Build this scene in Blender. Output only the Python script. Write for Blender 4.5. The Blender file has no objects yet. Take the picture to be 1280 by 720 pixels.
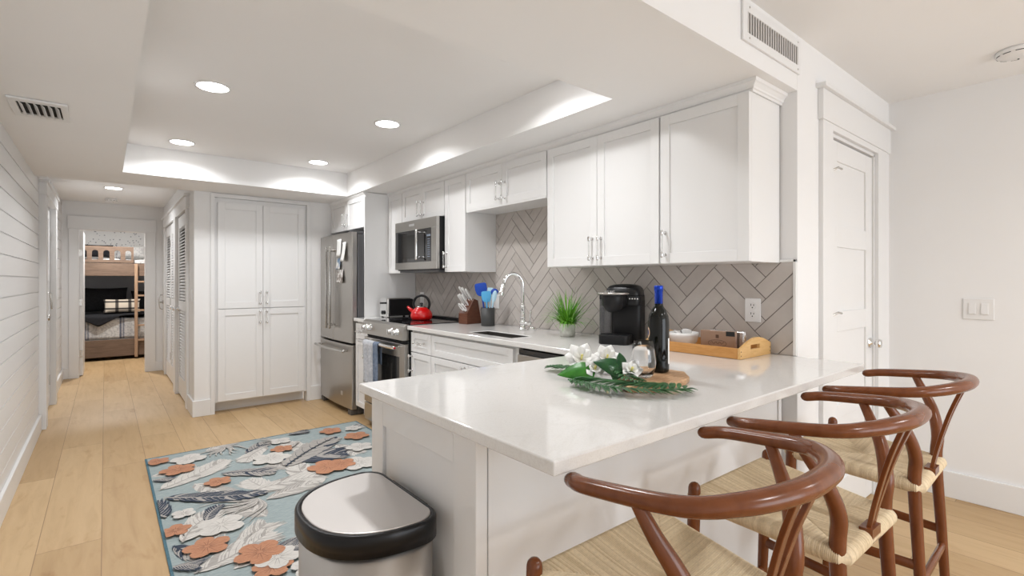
import bpy, math, random
from mathutils import Vector, Matrix
random.seed(7)
PI = math.pi
S = bpy.context.scene
COL = S.collection

# ------------------------------------------------------------------ camera
CAM_H = 1.254
cd = bpy.data.cameras.new('camera'); cam = bpy.data.objects.new('camera', cd); COL.objects.link(cam)
cam.location = (0, 0, CAM_H)
cam.rotation_euler = (PI/2, 0, -math.radians(39.135))
cd.sensor_width = 36.0; cd.lens = 36.0*625/1280; cd.shift_y = -8.8/1280
cd.clip_start = 0.02; cd.clip_end = 100
S.camera = cam
# ------------------------------------------------------------------ view, world, big lights
S.view_settings.view_transform = 'Standard'; S.view_settings.look = 'None'
S.view_settings.gamma = 1.0; S.view_settings.use_curve_mapping = False
S.view_settings.exposure = 0.40
CAN_W = 5.3        # watts of each kitchen downlight
LIVING_FILL_W = 9.0  # watts of each fill light added behind the camera
WINDOW_W = 56.0
w = bpy.data.worlds.new('world'); S.world = w; w.use_nodes = True
w.node_tree.nodes['Background'].inputs[0].default_value = (0.80, 0.88, 1.0, 1)
w.node_tree.nodes['Background'].inputs[1].default_value = 1.2

def area(name, loc, rot, sx, sy, power, color=(1, 1, 1), parent=None, spread=PI, shape='RECTANGLE'):
    l = bpy.data.lights.new(name, 'AREA'); l.shape = shape; l.size = sx
    if shape == 'RECTANGLE': l.size_y = sy
    l.energy = power; l.color = color; l.spread = spread
    o = bpy.data.objects.new(name, l); COL.objects.link(o); o.location = loc; o.rotation_euler = rot
    if parent:
        o.parent = parent
    return o
# daylight through the glass doors of the living room behind the camera
area('window_daylight', (1.9, -3.9, 1.2), (PI/2, 0, 0), 3.0, 2.1, WINDOW_W, (0.92, 0.965, 1.0))

# ------------------------------------------------------------------ materials
def pmat(name, col, rough=0.5, metal=0.0, coat=0.0, trans=0.0, ior=1.45, emit=None, alpha=1, spec=None):
    m = bpy.data.materials.new(name); m.use_nodes = True
    b = m.node_tree.nodes['Principled BSDF']
    b.inputs['Base Color'].default_value = (*col, 1); b.inputs['Roughness'].default_value = rough
    b.inputs['Metallic'].default_value = metal; b.inputs['Coat Weight'].default_value = coat
    b.inputs['Coat Roughness'].default_value = 0.08
    b.inputs['Transmission Weight'].default_value = trans; b.inputs['IOR'].default_value = ior
    if spec is not None: b.inputs['Specular IOR Level'].default_value = spec
    if emit:
        b.inputs['Emission Color'].default_value = (*emit[0], 1); b.inputs['Emission Strength'].default_value = emit[1]
    return m
def nodes(m):
    nt = m.node_tree; return nt, nt.nodes, nt.links, nt.nodes['Principled BSDF']
def texco(nt, scale=(1, 1, 1), rot=(0, 0, 0), loc=(0, 0, 0)):
    tc = nt.nodes.new('ShaderNodeTexCoord'); mp = nt.nodes.new('ShaderNodeMapping')
    mp.inputs['Scale'].default_value = scale; mp.inputs['Rotation'].default_value = rot; mp.inputs['Location'].default_value = loc
    nt.links.new(tc.outputs['Object'], mp.inputs['Vector']); return mp.outputs['Vector']
def ramp(nt, fac, stops):
    r = nt.nodes.new('ShaderNodeValToRGB'); e = r.color_ramp.elements
    while len(e) < len(stops): e.new(0.5)
    for i, (p, c) in enumerate(stops): e[i].position = p; e[i].color = (*c, 1)
    nt.links.new(fac, r.inputs['Fac']); return r.outputs['Color']
def noise(nt, vec, scale, detail=4, rough=0.5, dist=0):
    n = nt.nodes.new('ShaderNodeTexNoise'); n.inputs['Scale'].default_value = scale; n.inputs['Detail'].default_value = detail
    n.inputs['Roughness'].default_value = rough; n.inputs['Distortion'].default_value = dist
    nt.links.new(vec, n.inputs['Vector']); return n.outputs['Fac']
def mixc(nt, a, b, fac, mode='MULTIPLY'):
    m = nt.nodes.new('ShaderNodeMix'); m.data_type = 'RGBA'; m.blend_type = mode
    for s, v in ((m.inputs[6], a), (m.inputs[7], b), (m.inputs[0], fac)):
        if isinstance(v, (tuple, float, int)): s.default_value = v if not isinstance(v, tuple) else (*v, 1)
        else: nt.links.new(v, s)
    return m.outputs[2]
def bump(m, h, strength, dist=0.01):
    nt, N, L, b = nodes(m); bp = N.new('ShaderNodeBump'); bp.inputs['Strength'].default_value = strength; bp.inputs['Distance'].default_value = dist
    L.new(h, bp.inputs['Height']); L.new(bp.outputs['Normal'], b.inputs['Normal'])
def noisy(name, c1, c2, scale, rough=0.5, stretch=(1, 1, 1), detail=4, bumpv=0, lo=0.35, hi=0.65, dist=0, **k):
    m = pmat(name, c1, rough, **k); nt, N, L, b = nodes(m); v = texco(nt, stretch)
    f = noise(nt, v, scale, detail, dist=dist); L.new(ramp(nt, f, [(lo, c1), (hi, c2)]), b.inputs['Base Color'])
    if bumpv: bump(m, f, bumpv)
    return m

M = {}
M['paint'] = noisy('wall_paint', (0.85, 0.843, 0.838), (0.86, 0.853, 0.848), 3, 0.65, bumpv=0.02)
M['ceil'] = noisy('ceiling_paint', (0.89, 0.883, 0.878), (0.90, 0.893, 0.888), 2, 0.8)
M['trim'] = pmat('trim_paint', (0.815, 0.81, 0.805), 0.35)
M['cab'] = pmat('cabinet_paint', (0.835, 0.83, 0.825), 0.30)
M['shiplap'] = pmat('shiplap_paint', (0.80, 0.793, 0.787), 0.38)
M['dark'] = pmat('dark_gap', (0.02, 0.02, 0.02), 0.8)
M['blackplastic'] = pmat('black_plastic', (0.008, 0.008, 0.009), 0.30, spec=0.35)
M['softblack'] = pmat('soft_black_plastic', (0.010, 0.010, 0.011), 0.42, spec=0.3)
M['blackgloss'] = pmat('black_glass', (0.010, 0.010, 0.011), 0.05, coat=0.5)
M['ovenglass'] = pmat('dark_oven_glass', (0.018, 0.017, 0.016), 0.12)
M['chrome'] = pmat('chrome', (0.80, 0.80, 0.80), 0.08, 1.0)
M['nickel'] = pmat('brushed_nickel', (0.58, 0.56, 0.53), 0.25, 1.0)
M['acrylic'] = pmat('clear_acrylic', (0.93, 0.93, 0.92), 0.05, trans=0.85, ior=1.3)
M['glass'] = pmat('clear_glass', (1, 1, 1), 0.0, trans=1.0, ior=1.45)
M['thinglass'] = pmat('smoked_tank', (0.30, 0.30, 0.31), 0.05, trans=0.8, ior=1.1)
M['red'] = pmat('red_enamel', (0.62, 0.006, 0.006), 0.12, coat=0.4)
M['blue'] = pmat('royal_blue_silicone', (0.005, 0.06, 0.42), 0.4)
M['skyblue'] = pmat('sky_blue_silicone', (0.10, 0.42, 0.74), 0.4)
M['paleblue'] = pmat('pale_blue_silicone', (0.50, 0.72, 0.85), 0.4)
M['whiteplastic'] = pmat('white_plastic', (0.82, 0.81, 0.80), 0.35)
M['ceramic'] = pmat('white_ceramic', (0.85, 0.85, 0.84), 0.15, coat=0.4)
M['crock'] = pmat('charcoal_crock', (0.045, 0.045, 0.045), 0.45)
M['greydark'] = pmat('dark_grey_steel_side', (0.14, 0.14, 0.145), 0.4, 0.6)
M['vent_dark'] = pmat('vent_shadow', (0.03, 0.03, 0.03), 0.9)
M['black_fabric'] = noisy('black_fabric', (0.006, 0.006, 0.008), (0.013, 0.013, 0.016), 40, 0.9)
M['lens'] = pmat('light_lens', (1, 1, 1), 0.5, emit=((1.0, 0.98, 0.95), 12.0))
M['paper'] = pmat('white_paper', (0.82, 0.82, 0.80), 0.7)
M['capblue'] = pmat('blue_foil', (0.008, 0.05, 0.45), 0.25, 0.5)
M['wineglass_dark'] = pmat('dark_bottle_glass', (0.003, 0.004, 0.003), 0.06, spec=0.4)
M['label_tan'] = pmat('tan_label', (0.62, 0.42, 0.27), 0.6)
M['label_navy'] = pmat('navy_label', (0.03, 0.05, 0.16), 0.6)
M['logo'] = pmat('silver_lettering', (0.75, 0.75, 0.75), 0.3, 0.8)
M['red_badge'] = pmat('red_badge', (0.5, 0.02, 0.03), 0.3)
M['ink'] = pmat('brown_ink', (0.10, 0.05, 0.03), 0.7)
M['kraft'] = noisy('kraft_box', (0.27, 0.16, 0.10), (0.33, 0.20, 0.13), 8, 0.35, coat=0.5)
M['foil'] = pmat('silver_foil', (0.75, 0.75, 0.76), 0.2, 0.9)
M['concrete'] = noisy('white_cement', (0.52, 0.50, 0.46), (0.72, 0.71, 0.68), 30, 0.8, bumpv=0.2)
M['greenA'] = noisy('grass_green', (0.05, 0.22, 0.012), (0.16, 0.42, 0.03), 25, 0.45)
M['greenB'] = noisy('grass_green_bright', (0.13, 0.40, 0.03), (0.25, 0.55, 0.06), 25, 0.45)
M['leaf'] = noisy('glossy_leaf', (0.02, 0.14, 0.012), (0.05, 0.24, 0.02), 30, 0.35)
M['leafdark'] = noisy('dark_leaf', (0.008, 0.055, 0.018), (0.02, 0.10, 0.025), 30, 0.35)
M['palm'] = noisy('palm_leaf', (0.018, 0.075, 0.022), (0.035, 0.14, 0.035), 40, 0.4)
M['petal'] = pmat('white_petal', (0.88, 0.88, 0.86), 0.5)
M['pistil'] = pmat('yellow_pistil', (0.80, 0.72, 0.25), 0.5)
M['greywall'] = pmat('grey_bedroom_paint', (0.42, 0.43, 0.45), 0.7)
M['rubber'] = pmat('grey_foot', (0.10, 0.095, 0.09), 0.5)

def steel(name, base, axis):
    m = pmat(name, base, 0.27, 1.0); nt, N, L, b = nodes(m)
    sc = {'x': (1, 60, 60), 'y': (60, 1, 60), 'z': (60, 60, 1)}[axis]
    f = noise(nt, texco(nt, sc), 6, 3)
    L.new(ramp(nt, f, [(0.3, tuple(c*0.97 for c in base)), (0.7, base)]), b.inputs['Base Color'])
    r = N.new('ShaderNodeMapRange'); r.inputs[3].default_value = 0.26; r.inputs[4].default_value = 0.34
    L.new(f, r.inputs[0]); L.new(r.outputs[0], b.inputs['Roughness']); return m
M['steel'] = steel('brushed_stainless', (0.47, 0.45, 0.425), 'z')
M['steelh'] = steel('brushed_stainless_horizontal', (0.47, 0.455, 0.43), 'y')
M['handle'] = pmat('handle_stainless', (0.50, 0.49, 0.47), 0.18, 1.0)
M['binlid'] = pmat('satin_stainless_lid', (0.50, 0.47, 0.45), 0.42, 1.0)
M['binbody'] = pmat('satin_stainless_body', (0.46, 0.44, 0.42), 0.30, 1.0)

def quartz():
    m = pmat('white_quartz', (0.80, 0.78, 0.755), 0.09, coat=0.3); nt, N, L, b = nodes(m)
    v = texco(nt); f = noise(nt, v, 260, 3); g = noise(nt, v, 1.6, 6, 0.6, 1.5)
    a = ramp(nt, f, [(0.38, (0.725, 0.707, 0.685)), (0.5, (0.76, 0.745, 0.725))])
    v2 = ramp(nt, g, [(0.485, (1, 1, 1)), (0.50, (0.955, 0.95, 0.945)), (0.515, (1, 1, 1))])
    L.new(mixc(nt, a, v2, 1.0), b.inputs['Base Color']); return m
M['quartz'] = quartz()

def oak():
    m = pmat('oak_planks', (0.6, 0.45, 0.3), 0.42); nt, N, L, b = nodes(m)
    tc = N.new('ShaderNodeTexCoord'); sp = N.new('ShaderNodeSeparateXYZ'); cb = N.new('ShaderNodeCombineXYZ')
    L.new(tc.outputs['Object'], sp.inputs[0]); L.new(sp.outputs['Y'], cb.inputs['X']); L.new(sp.outputs['X'], cb.inputs['Y'])
    mp = N.new('ShaderNodeMapping'); mp.inputs['Location'].default_value = (0.55, 0.013, 0); L.new(cb.outputs[0], mp.inputs[0])
    def brick(c1, c2, mortar, ms):
        br = N.new('ShaderNodeTexBrick'); br.inputs['Scale'].default_value = 1.0
        br.inputs['Brick Width'].default_value = 1.85; br.inputs['Row Height'].default_value = 0.235
        br.inputs['Mortar Size'].default_value = ms; br.inputs['Mortar Smooth'].default_value = 0.3; br.inputs['Bias'].default_value = 0.0
        br.offset = 0.37; br.offset_frequency = 2
        br.inputs['Color1'].default_value = (*c1, 1); br.inputs['Color2'].default_value = (*c2, 1); br.inputs['Mortar'].default_value = (*mortar, 1)
        L.new(mp.outputs[0], br.inputs['Vector']); return br
    b1 = brick((0.49, 0.325, 0.165), (0.60, 0.42, 0.23), (0.28, 0.17, 0.085), 0.0018)
    b2 = brick((0, 0, 0), (1, 1, 1), (0.5, 0.5, 0.5), 0.0)
    # per-board offset of the grain
    ad = N.new('ShaderNodeVectorMath'); ad.operation = 'ADD'
    sc = N.new('ShaderNodeVectorMath'); sc.operation = 'SCALE'; sc.inputs['Scale'].default_value = 37.0
    L.new(b2.outputs['Color'], sc.inputs[0]); L.new(mp.outputs[0], ad.inputs[0]); L.new(sc.outputs[0], ad.inputs[1])
    m2 = N.new('ShaderNodeMapping'); m2.inputs['Scale'].default_value = (1.0, 9.0, 1.0); L.new(ad.outputs[0], m2.inputs[0])
    g = noise(nt, m2.outputs[0], 2.2, 8, 0.6, 0.6)
    gc = ramp(nt, g, [(0.25, (0.84, 0.80, 0.74)), (0.5, (0.97, 0.96, 0.94)), (0.75, (1.04, 1.05, 1.06))])
    m3 = N.new('ShaderNodeMapping'); m3.inputs['Scale'].default_value = (1.0, 3.0, 1.0); L.new(ad.outputs[0], m3.inputs[0])
    kn = noise(nt, m3.outputs[0], 3.0, 5, 0.6, 0.3)
    kc = ramp(nt, kn, [(0.25, (0.80, 0.72, 0.62)), (0.42, (1, 1, 1))])
    c = mixc(nt, b1.outputs['Color'], gc, 1.0); c = mixc(nt, c, kc, 1.0)
    L.new(c, b.inputs['Base Color']); bump(m, b1.outputs['Fac'], -0.25, 0.002); return m
M['oak'] = oak()

def wood(name, c1, c2, rough, scale=4, stretch=(1, 1, 12), coat=0.0):
    m = pmat(name, c1, rough, coat=coat); nt, N, L, b = nodes(m)
    f = noise(nt, texco(nt, stretch), scale, 6, 0.6, 1.2)
    L.new(ramp(nt, f, [(0.3, c1), (0.7, c2)]), b.inputs['Base Color']); return m
M['walnut'] = wood('polished_walnut', (0.135, 0.038, 0.0105), (0.190, 0.057, 0.017), 0.22, 5, (4, 4, 2), coat=0.0)
M['block'] = wood('dark_knife_block_wood', (0.085, 0.026, 0.012), (0.15, 0.05, 0.024), 0.4, 20, (1, 1, 4))
M['bamboo'] = wood('honey_bamboo', (0.50, 0.225, 0.055), (0.62, 0.31, 0.095), 0.38, 10, (10, 1, 10), coat=0.2)
M['bamboolight'] = wood('light_bamboo_end', (0.64, 0.36, 0.12), (0.76, 0.48, 0.20), 0.38, 10, (1, 10, 10), coat=0.2)
M['board'] = wood('acacia_board', (0.36, 0.19, 0.09), (0.66, 0.43, 0.25), 0.45, 9, (2, 9, 9))
M['pine'] = wood('rustic_pine', (0.115, 0.075, 0.052), (0.20, 0.132, 0.092), 0.7, 5, (1, 8, 8))
M['pinelight'] = wood('light_pine_ladder', (0.33, 0.21, 0.13), (0.40, 0.26, 0.17), 0.6, 5, (8, 8, 1))
M['cord'] = noisy('paper_cord', (0.60, 0.46, 0.29), (0.70, 0.57, 0.39), 140, 0.75, detail=3)
def cordtone():
    m = M['cord']; nt, N, L, b = nodes(m); at = N.new('ShaderNodeAttribute'); at.attribute_name = 'tone'
    f = noise(nt, texco(nt), 160, 3)
    L.new(mixc(nt, ramp(nt, at.outputs['Fac'], [(0.0, (0.63, 0.49, 0.31)), (1.0, (0.80, 0.66, 0.46))]), ramp(nt, f, [(0.3, (0.9, 0.9, 0.9)), (0.7, (1.06, 1.06, 1.06))]), 1.0), b.inputs['Base Color'])
cordtone()
M['tile'] = pmat('grey_ceramic_tile', (0.40, 0.365, 0.34), 0.22)
def tilemat():
    m = M['tile']; nt, N, L, b = nodes(m)
    at = N.new('ShaderNodeAttribute'); at.attribute_name = 'tone'
    f = noise(nt, texco(nt), 9, 5, 0.6)
    base = ramp(nt, at.outputs['Fac'], [(0.0, (0.51, 0.465, 0.43)), (1.0, (0.58, 0.535, 0.50))])
    L.new(mixc(nt, base, ramp(nt, f, [(0.3, (0.93, 0.93, 0.93)), (0.7, (1.05, 1.05, 1.05))]), 1.0), b.inputs['Base Color'])
    bump(m, noise(nt, texco(nt), 14, 3), 0.12, 0.004)
tilemat()
M['grout'] = pmat('dark_grout', (0.16, 0.14, 0.125), 0.9)
M['towel'] = noisy('grey_striped_towel', (0.42, 0.44, 0.48), (0.58, 0.59, 0.62), 45, 0.95, bumpv=0.4)
M['towelblue'] = noisy('blue_grey_towel', (0.13, 0.17, 0.24), (0.20, 0.24, 0.32), 45, 0.95, bumpv=0.4)
M['quilt'] = None
def quilt():
    m = pmat('patterned_quilt', (0.55, 0.54, 0.52), 0.9); nt, N, L, b = nodes(m)
    v = texco(nt); sx = N.new('ShaderNodeSeparateXYZ'); L.new(v, sx.inputs[0])
    mm = N.new('ShaderNodeMath'); mm.operation = 'MULTIPLY'; mm.inputs[1].default_value = 2.3; L.new(sx.outputs['X'], mm.inputs[0])
    fr = N.new('ShaderNodeMath'); fr.operation = 'FRACT'; L.new(mm.outputs[0], fr.inputs[0])
    c = ramp(nt, fr.outputs[0], [(0.0, (0.55, 0.54, 0.52)), (0.40, (0.55, 0.54, 0.52)), (0.42, (0.12, 0.13, 0.17)), (0.46, (0.12, 0.13, 0.17)),
                                 (0.48, (0.5, 0.49, 0.48)), (0.53, (0.14, 0.15, 0.19)), (0.57, (0.5, 0.49, 0.48)), (0.75, (0.42, 0.41, 0.40)), (0.8, (0.55, 0.54, 0.52))])
    f = noise(nt, texco(nt, (1, 1, 1)), 40, 2)
    L.new(mixc(nt, c, ramp(nt, f, [(0.42, (0.75, 0.75, 0.77)), (0.52, (1, 1, 1))]), 1.0), b.inputs['Base Color']); return m
M['quilt'] = quilt()
def speckle():
    m = pmat('speckled_wallpaper', (0.6, 0.6, 0.59), 0.8); nt, N, L, b = nodes(m)
    vo = N.new('ShaderNodeTexVoronoi'); vo.inputs['Scale'].default_value = 22; L.new(texco(nt), vo.inputs['Vector'])
    L.new(ramp(nt, vo.outputs['Distance'], [(0.0, (0.30, 0.30, 0.31)), (0.20, (0.33, 0.33, 0.34)), (0.26, (0.80, 0.79, 0.77))]), b.inputs['Base Color']); return m
M['speckle'] = speckle()
def plaid():
    m = pmat('plaid_cushion_cloth', (0.5, 0.5, 0.5), 0.9); nt, N, L, b = nodes(m)
    v = texco(nt); sx = N.new('ShaderNodeSeparateXYZ'); L.new(v, sx.inputs[0]); outs = []
    for k, s in (('X', 6.0), ('Z', 9.0)):
        a = N.new('ShaderNodeMath'); a.operation = 'MULTIPLY'; a.inputs[1].default_value = s; L.new(sx.outputs[k], a.inputs[0])
        fr = N.new('ShaderNodeMath'); fr.operation = 'FRACT'; L.new(a.outputs[0], fr.inputs[0])
        outs.append(ramp(nt, fr.outputs[0], [(0.0, (1, 1, 1)), (0.45, (1, 1, 1)), (0.5, (0.12, 0.12, 0.13)), (0.7, (0.12, 0.12, 0.13)), (0.75, (1, 1, 1))]))
    c = mixc(nt, outs[0], outs[1], 1.0)
    L.new(mixc(nt, (0.60, 0.52, 0.42), c, 1.0), b.inputs['Base Color']); return m
M['plaid'] = plaid()
# rug yarns
def yarn(name, a, b_, sc=22):
    return noisy(name, a, b_, sc, 0.95, stretch=(1, 9, 1), detail=6, bumpv=0.3, lo=0.3, hi=0.7)
M['rugbase'] = yarn('rug_pale_blue', (0.24, 0.295, 0.30), (0.38, 0.43, 0.43), 26)
M['rugedge'] = yarn('rug_edge_teal', (0.05, 0.11, 0.14), (0.10, 0.20, 0.25), 60)
M['rugorange'] = yarn('rug_orange', (0.38, 0.165, 0.09), (0.54, 0.275, 0.165), 40)
M['rugwhite'] = yarn('rug_cream', (0.50, 0.475, 0.44), (0.68, 0.65, 0.61), 40)
M['ruggrey'] = yarn('rug_grey', (0.30, 0.28, 0.26), (0.46, 0.43, 0.40), 40)
M['rugnavy'] = yarn('rug_navy', (0.022, 0.032, 0.055), (0.055, 0.07, 0.10), 40)
M['rugtan'] = yarn('rug_dark_brown', (0.25, 0.11, 0.07), (0.32, 0.16, 0.10), 40)

# ------------------------------------------------------------------ mesh builder
WORLD = {}   # world location of roots
def wloc(o):
    v = Vector((0, 0, 0))
    while o is not None:
        v += o.location; o = o.parent
    return v
AX = {'-x': ((0, -1, 0), (1, 0, 0)), '-y': ((1, 0, 0), (0, 1, 0)), '+x': ((0, 1, 0), (-1, 0, 0)), '+y': ((-1, 0, 0), (0, -1, 0))}
def TR(o, facing):
    """local x = viewer's right, local y = into the thing, local z = up"""
    ex, ey = AX[facing]; m = Matrix.Identity(4)
    for i in range(3):
        m[i][0] = ex[i]; m[i][1] = ey[i]; m[i][2] = (0, 0, 1)[i]; m[i][3] = o[i]
    return m
class MB:
    def __init__(s, T=None): s.v = []; s.f = []; s.mi = []; s.sm = []; s.T = T; s.m = 0; s.tone = []
    def add(s, vs, fs, smooth=False):
        n = len(s.v)
        for p in vs:
            p = Vector(p); s.v.append(s.T @ p if s.T else p)
        for f in fs: s.f.append([n+i for i in f]); s.mi.append(s.m); s.sm.append(smooth)
        return s
    def box(s, a, b):
        x0, y0, z0 = [min(a[i], b[i]) for i in range(3)]; x1, y1, z1 = [max(a[i], b[i]) for i in range(3)]
        return s.add([(x0, y0, z0), (x1, y0, z0), (x1, y1, z0), (x0, y1, z0), (x0, y0, z1), (x1, y0, z1), (x1, y1, z1), (x0, y1, z1)],
                     [(0, 3, 2, 1), (4, 5, 6, 7), (0, 1, 5, 4), (1, 2, 6, 5), (2, 3, 7, 6), (3, 0, 4, 7)])
    def cbox(s, c, d): return s.box([c[i]-d[i]/2 for i in range(3)], [c[i]+d[i]/2 for i in range(3)])
    def prism(s, poly, z0, z1, axis='z', smooth=False):
        def q(p, h): return {'z': (p[0], p[1], h), 'x': (h, p[0], p[1]), 'y': (p[0], h, p[1])}[axis]
        n = len(poly); vs = [q(p, z0) for p in poly]+[q(p, z1) for p in poly]
        s.add(vs, [list(range(n))[::-1], list(range(n, 2*n))]); k = len(s.v)-2*n
        for i in range(n):
            s.f.append([k+i, k+(i+1) % n, k+n+(i+1) % n, k+n+i]); s.mi.append(s.m); s.sm.append(smooth)
        return s
    def lathe(s, prof, c=(0, 0, 0), n=32, axis='z', smooth=True, caps=True):
        vs = []; fs = []; m = len(prof)
        for r, h in prof:
            for i in range(n):
                a = 2*PI*i/n; x, y = r*math.cos(a), r*math.sin(a)
                p = {'z': (x, y, h), 'x': (h, x, y), 'y': (x, h, y)}[axis]; vs.append((c[0]+p[0], c[1]+p[1], c[2]+p[2]))
        for j in range(m-1):
            for i in range(n): fs.append((j*n+i, j*n+(i+1) % n, (j+1)*n+(i+1) % n, (j+1)*n+i))
        s.add(vs, fs, smooth); k = len(s.v)-m*n
        if caps and prof[0][0] > 1e-5: s.f.append([k+i for i in range(n)][::-1]); s.mi.append(s.m); s.sm.append(False)
        if caps and prof[-1][0] > 1e-5: s.f.append([k+(m-1)*n+i for i in range(n)]); s.mi.append(s.m); s.sm.append(False)
        return s
    def tube(s, pts, rad, n=12, caps='round', flat=1.0, up=None):
        pts = [Vector(p) for p in pts]; m = len(pts)
        if not isinstance(rad, (list, tuple)): rad = [rad]*m
        tans = []
        for i in range(m):
            t = (pts[min(i+1, m-1)]-pts[max(i-1, 0)]); tans.append(t.normalized())
        u = Vector(up) if up else (Vector((0, 0, 1)) if abs(tans[0].z) < 0.9 else Vector((1, 0, 0)))
        rings = []
        def ring(c, t, r, nn):
            return [c+nn*(r*flat*math.cos(2*PI*k/n))+t.cross(nn)*(r*math.sin(2*PI*k/n)) for k in range(n)]
        nn = (u-tans[0]*u.dot(tans[0])).normalized()
        if caps == 'round':
            for a in (80, 55, 28):
                rings.append(ring(pts[0]-tans[0]*rad[0]*math.sin(math.radians(a)), tans[0], rad[0]*math.cos(math.radians(a)), nn))
        for i in range(m):
            nn = (nn-tans[i]*nn.dot(tans[i])).normalized(); rings.append(ring(pts[i], tans[i], rad[i], nn))
        if caps == 'round':
            for a in (28, 55, 80):
                rings.append(ring(pts[-1]+tans[-1]*rad[-1]*math.sin(math.radians(a)), tans[-1], rad[-1]*math.cos(math.radians(a)), nn))
        vs = [p for r in rings for p in r]; fs = []
        for j in range(len(rings)-1):
            for i in range(n): fs.append((j*n+i, j*n+(i+1) % n, (j+1)*n+(i+1) % n, (j+1)*n+i))
        s.add(vs, fs, True); k = len(s.v)-len(vs); q = len(rings)-1
        s.f.append([k+i for i in range(n)][::-1]); s.f.append([k+q*n+i for i in range(n)]); s.mi += [s.m]*2; s.sm += [False]*2
        return s
    def grid(s, fn, nu, nv, smooth=True, closeu=False):
        vs = [fn(i, j) for i in range(nu) for j in range(nv)]; fs = []
        for i in range(nu if closeu else nu-1):
            for j in range(nv-1):
                a = (i % nu)*nv+j; b = ((i+1) % nu)*nv+j; fs.append((a, b, b+1, a+1))
        return s.add(vs, fs, smooth)
    def slab(s, xs, ys, filled, z0, z1):
        """solid made of grid cells sharing vertices; z0/z1 may be functions of (x, y)"""
        f0 = z0 if callable(z0) else (lambda x, y: z0); f1 = z1 if callable(z1) else (lambda x, y: z1)
        nx, ny = len(xs), len(ys); vs = []
        for k in (0, 1):
            for x in xs:
                for y in ys: vs.append((x, y, (f0, f1)[k](x, y)))
        idx = lambda i, j, k: k*nx*ny+i*ny+j
        F = lambda i, j: 0 <= i < nx-1 and 0 <= j < ny-1 and filled(i, j)
        fs = []
        for i in range(nx-1):
            for j in range(ny-1):
                if not F(i, j): continue
                fs.append((idx(i, j, 1), idx(i+1, j, 1), idx(i+1, j+1, 1), idx(i, j+1, 1)))
                fs.append((idx(i, j, 0), idx(i, j+1, 0), idx(i+1, j+1, 0), idx(i+1, j, 0)))
                if not F(i-1, j): fs.append((idx(i, j, 0), idx(i, j, 1), idx(i, j+1, 1), idx(i, j+1, 0)))
                if not F(i+1, j): fs.append((idx(i+1, j, 0), idx(i+1, j+1, 0), idx(i+1, j+1, 1), idx(i+1, j, 1)))
                if not F(i, j-1): fs.append((idx(i, j, 0), idx(i+1, j, 0), idx(i+1, j, 1), idx(i, j, 1)))
                if not F(i, j+1): fs.append((idx(i, j+1, 0), idx(i, j+1, 1), idx(i+1, j+1, 1), idx(i+1, j+1, 0)))
        used = sorted({a for f in fs for a in f}); mp = {a: n for n, a in enumerate(used)}
        return s.add([vs[a] for a in used], [[mp[a] for a in f] for f in fs])
    def build(s, name, mats, parent=None, bevel=0, seg=2, origin=None):
        if not isinstance(mats, (list, tuple)): mats = [mats]
        off = wloc(parent) if parent else Vector(origin or (0, 0, 0))
        me = bpy.data.meshes.new(name)
        me.from_pydata([tuple(p-off) for p in s.v], [], s.f); 
        for m in mats: me.materials.append(m)
        me.polygons.foreach_set('material_index', s.mi); me.polygons.foreach_set('use_smooth', s.sm)
        me.update(); me.validate()
        o = bpy.data.objects.new(name, me); COL.objects.link(o)
        if parent: o.parent = parent
        else: o.location = off
        if bevel:
            b = o.modifiers.new('bevel', 'BEVEL'); b.width = bevel; b.segments = seg; b.limit_method = 'ANGLE'; b.angle_limit = math.radians(40)
        return o
def tag(o, label=None, cat=None, group=None, kind=None):
    if label: o['label'] = label
    if cat: o['category'] = cat
    if group: o['group'] = group
    if kind: o['kind'] = kind
    return o
def thing(name, loc, label, cat, group=None):
    o = bpy.data.objects.new(name, None); COL.objects.link(o); o.location = loc; o.empty_display_size = 0.1
    return tag(o, label, cat, group)
def struct(name, mb, mat, label, cat, bevel=0, parent=None):
    o = mb.build(name, mat, parent, bevel)
    if not parent: tag(o, label, cat, kind='structure')
    return o
def crv(pts, n=8):
    """Catmull-Rom through pts"""
    P = [Vector(p) for p in pts]; P = [P[0]*2-P[1]]+P+[P[-1]*2-P[-2]]; out = []
    for i in range(1, len(P)-2):
        for k in range(n):
            t = k/n; a, b, c, d = P[i-1:i+3]
            out.append(0.5*((2*b)+(c-a)*t+(2*a-5*b+4*c-d)*t*t+(3*b-a-3*c+d)*t**3))
    out.append(P[-2]); return out
def lerp(a, b, t): return a+(b-a)*t
def interp(vals, n):
    out = []; m = len(vals)-1
    for i in range(n):
        x = i/(n-1)*m; k = min(int(x), m-1); out.append(lerp(vals[k], vals[k+1], x-k))
    return out
def text(name, s, size, T, mat, parent, ext=0.0004, align='CENTER'):
    c = bpy.data.curves.new(name, 'FONT'); c.body = s; c.size = size; c.extrude = ext; c.align_x = align; c.align_y = 'CENTER'
    tmp = bpy.data.objects.new('tmp', c); COL.objects.link(tmp)
    dg = bpy.context.evaluated_depsgraph_get(); me = bpy.data.meshes.new_from_object(tmp.evaluated_get(dg))
    bpy.data.objects.remove(tmp)
    R = T @ Matrix.Rotation(PI/2, 4, 'X')
    off = wloc(parent)
    for v in me.vertices: v.co = (R @ v.co)-off
    me.materials.clear(); me.materials.append(mat)
    o = bpy.data.objects.new(name, me); COL.objects.link(o); o.parent = parent; return o

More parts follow.
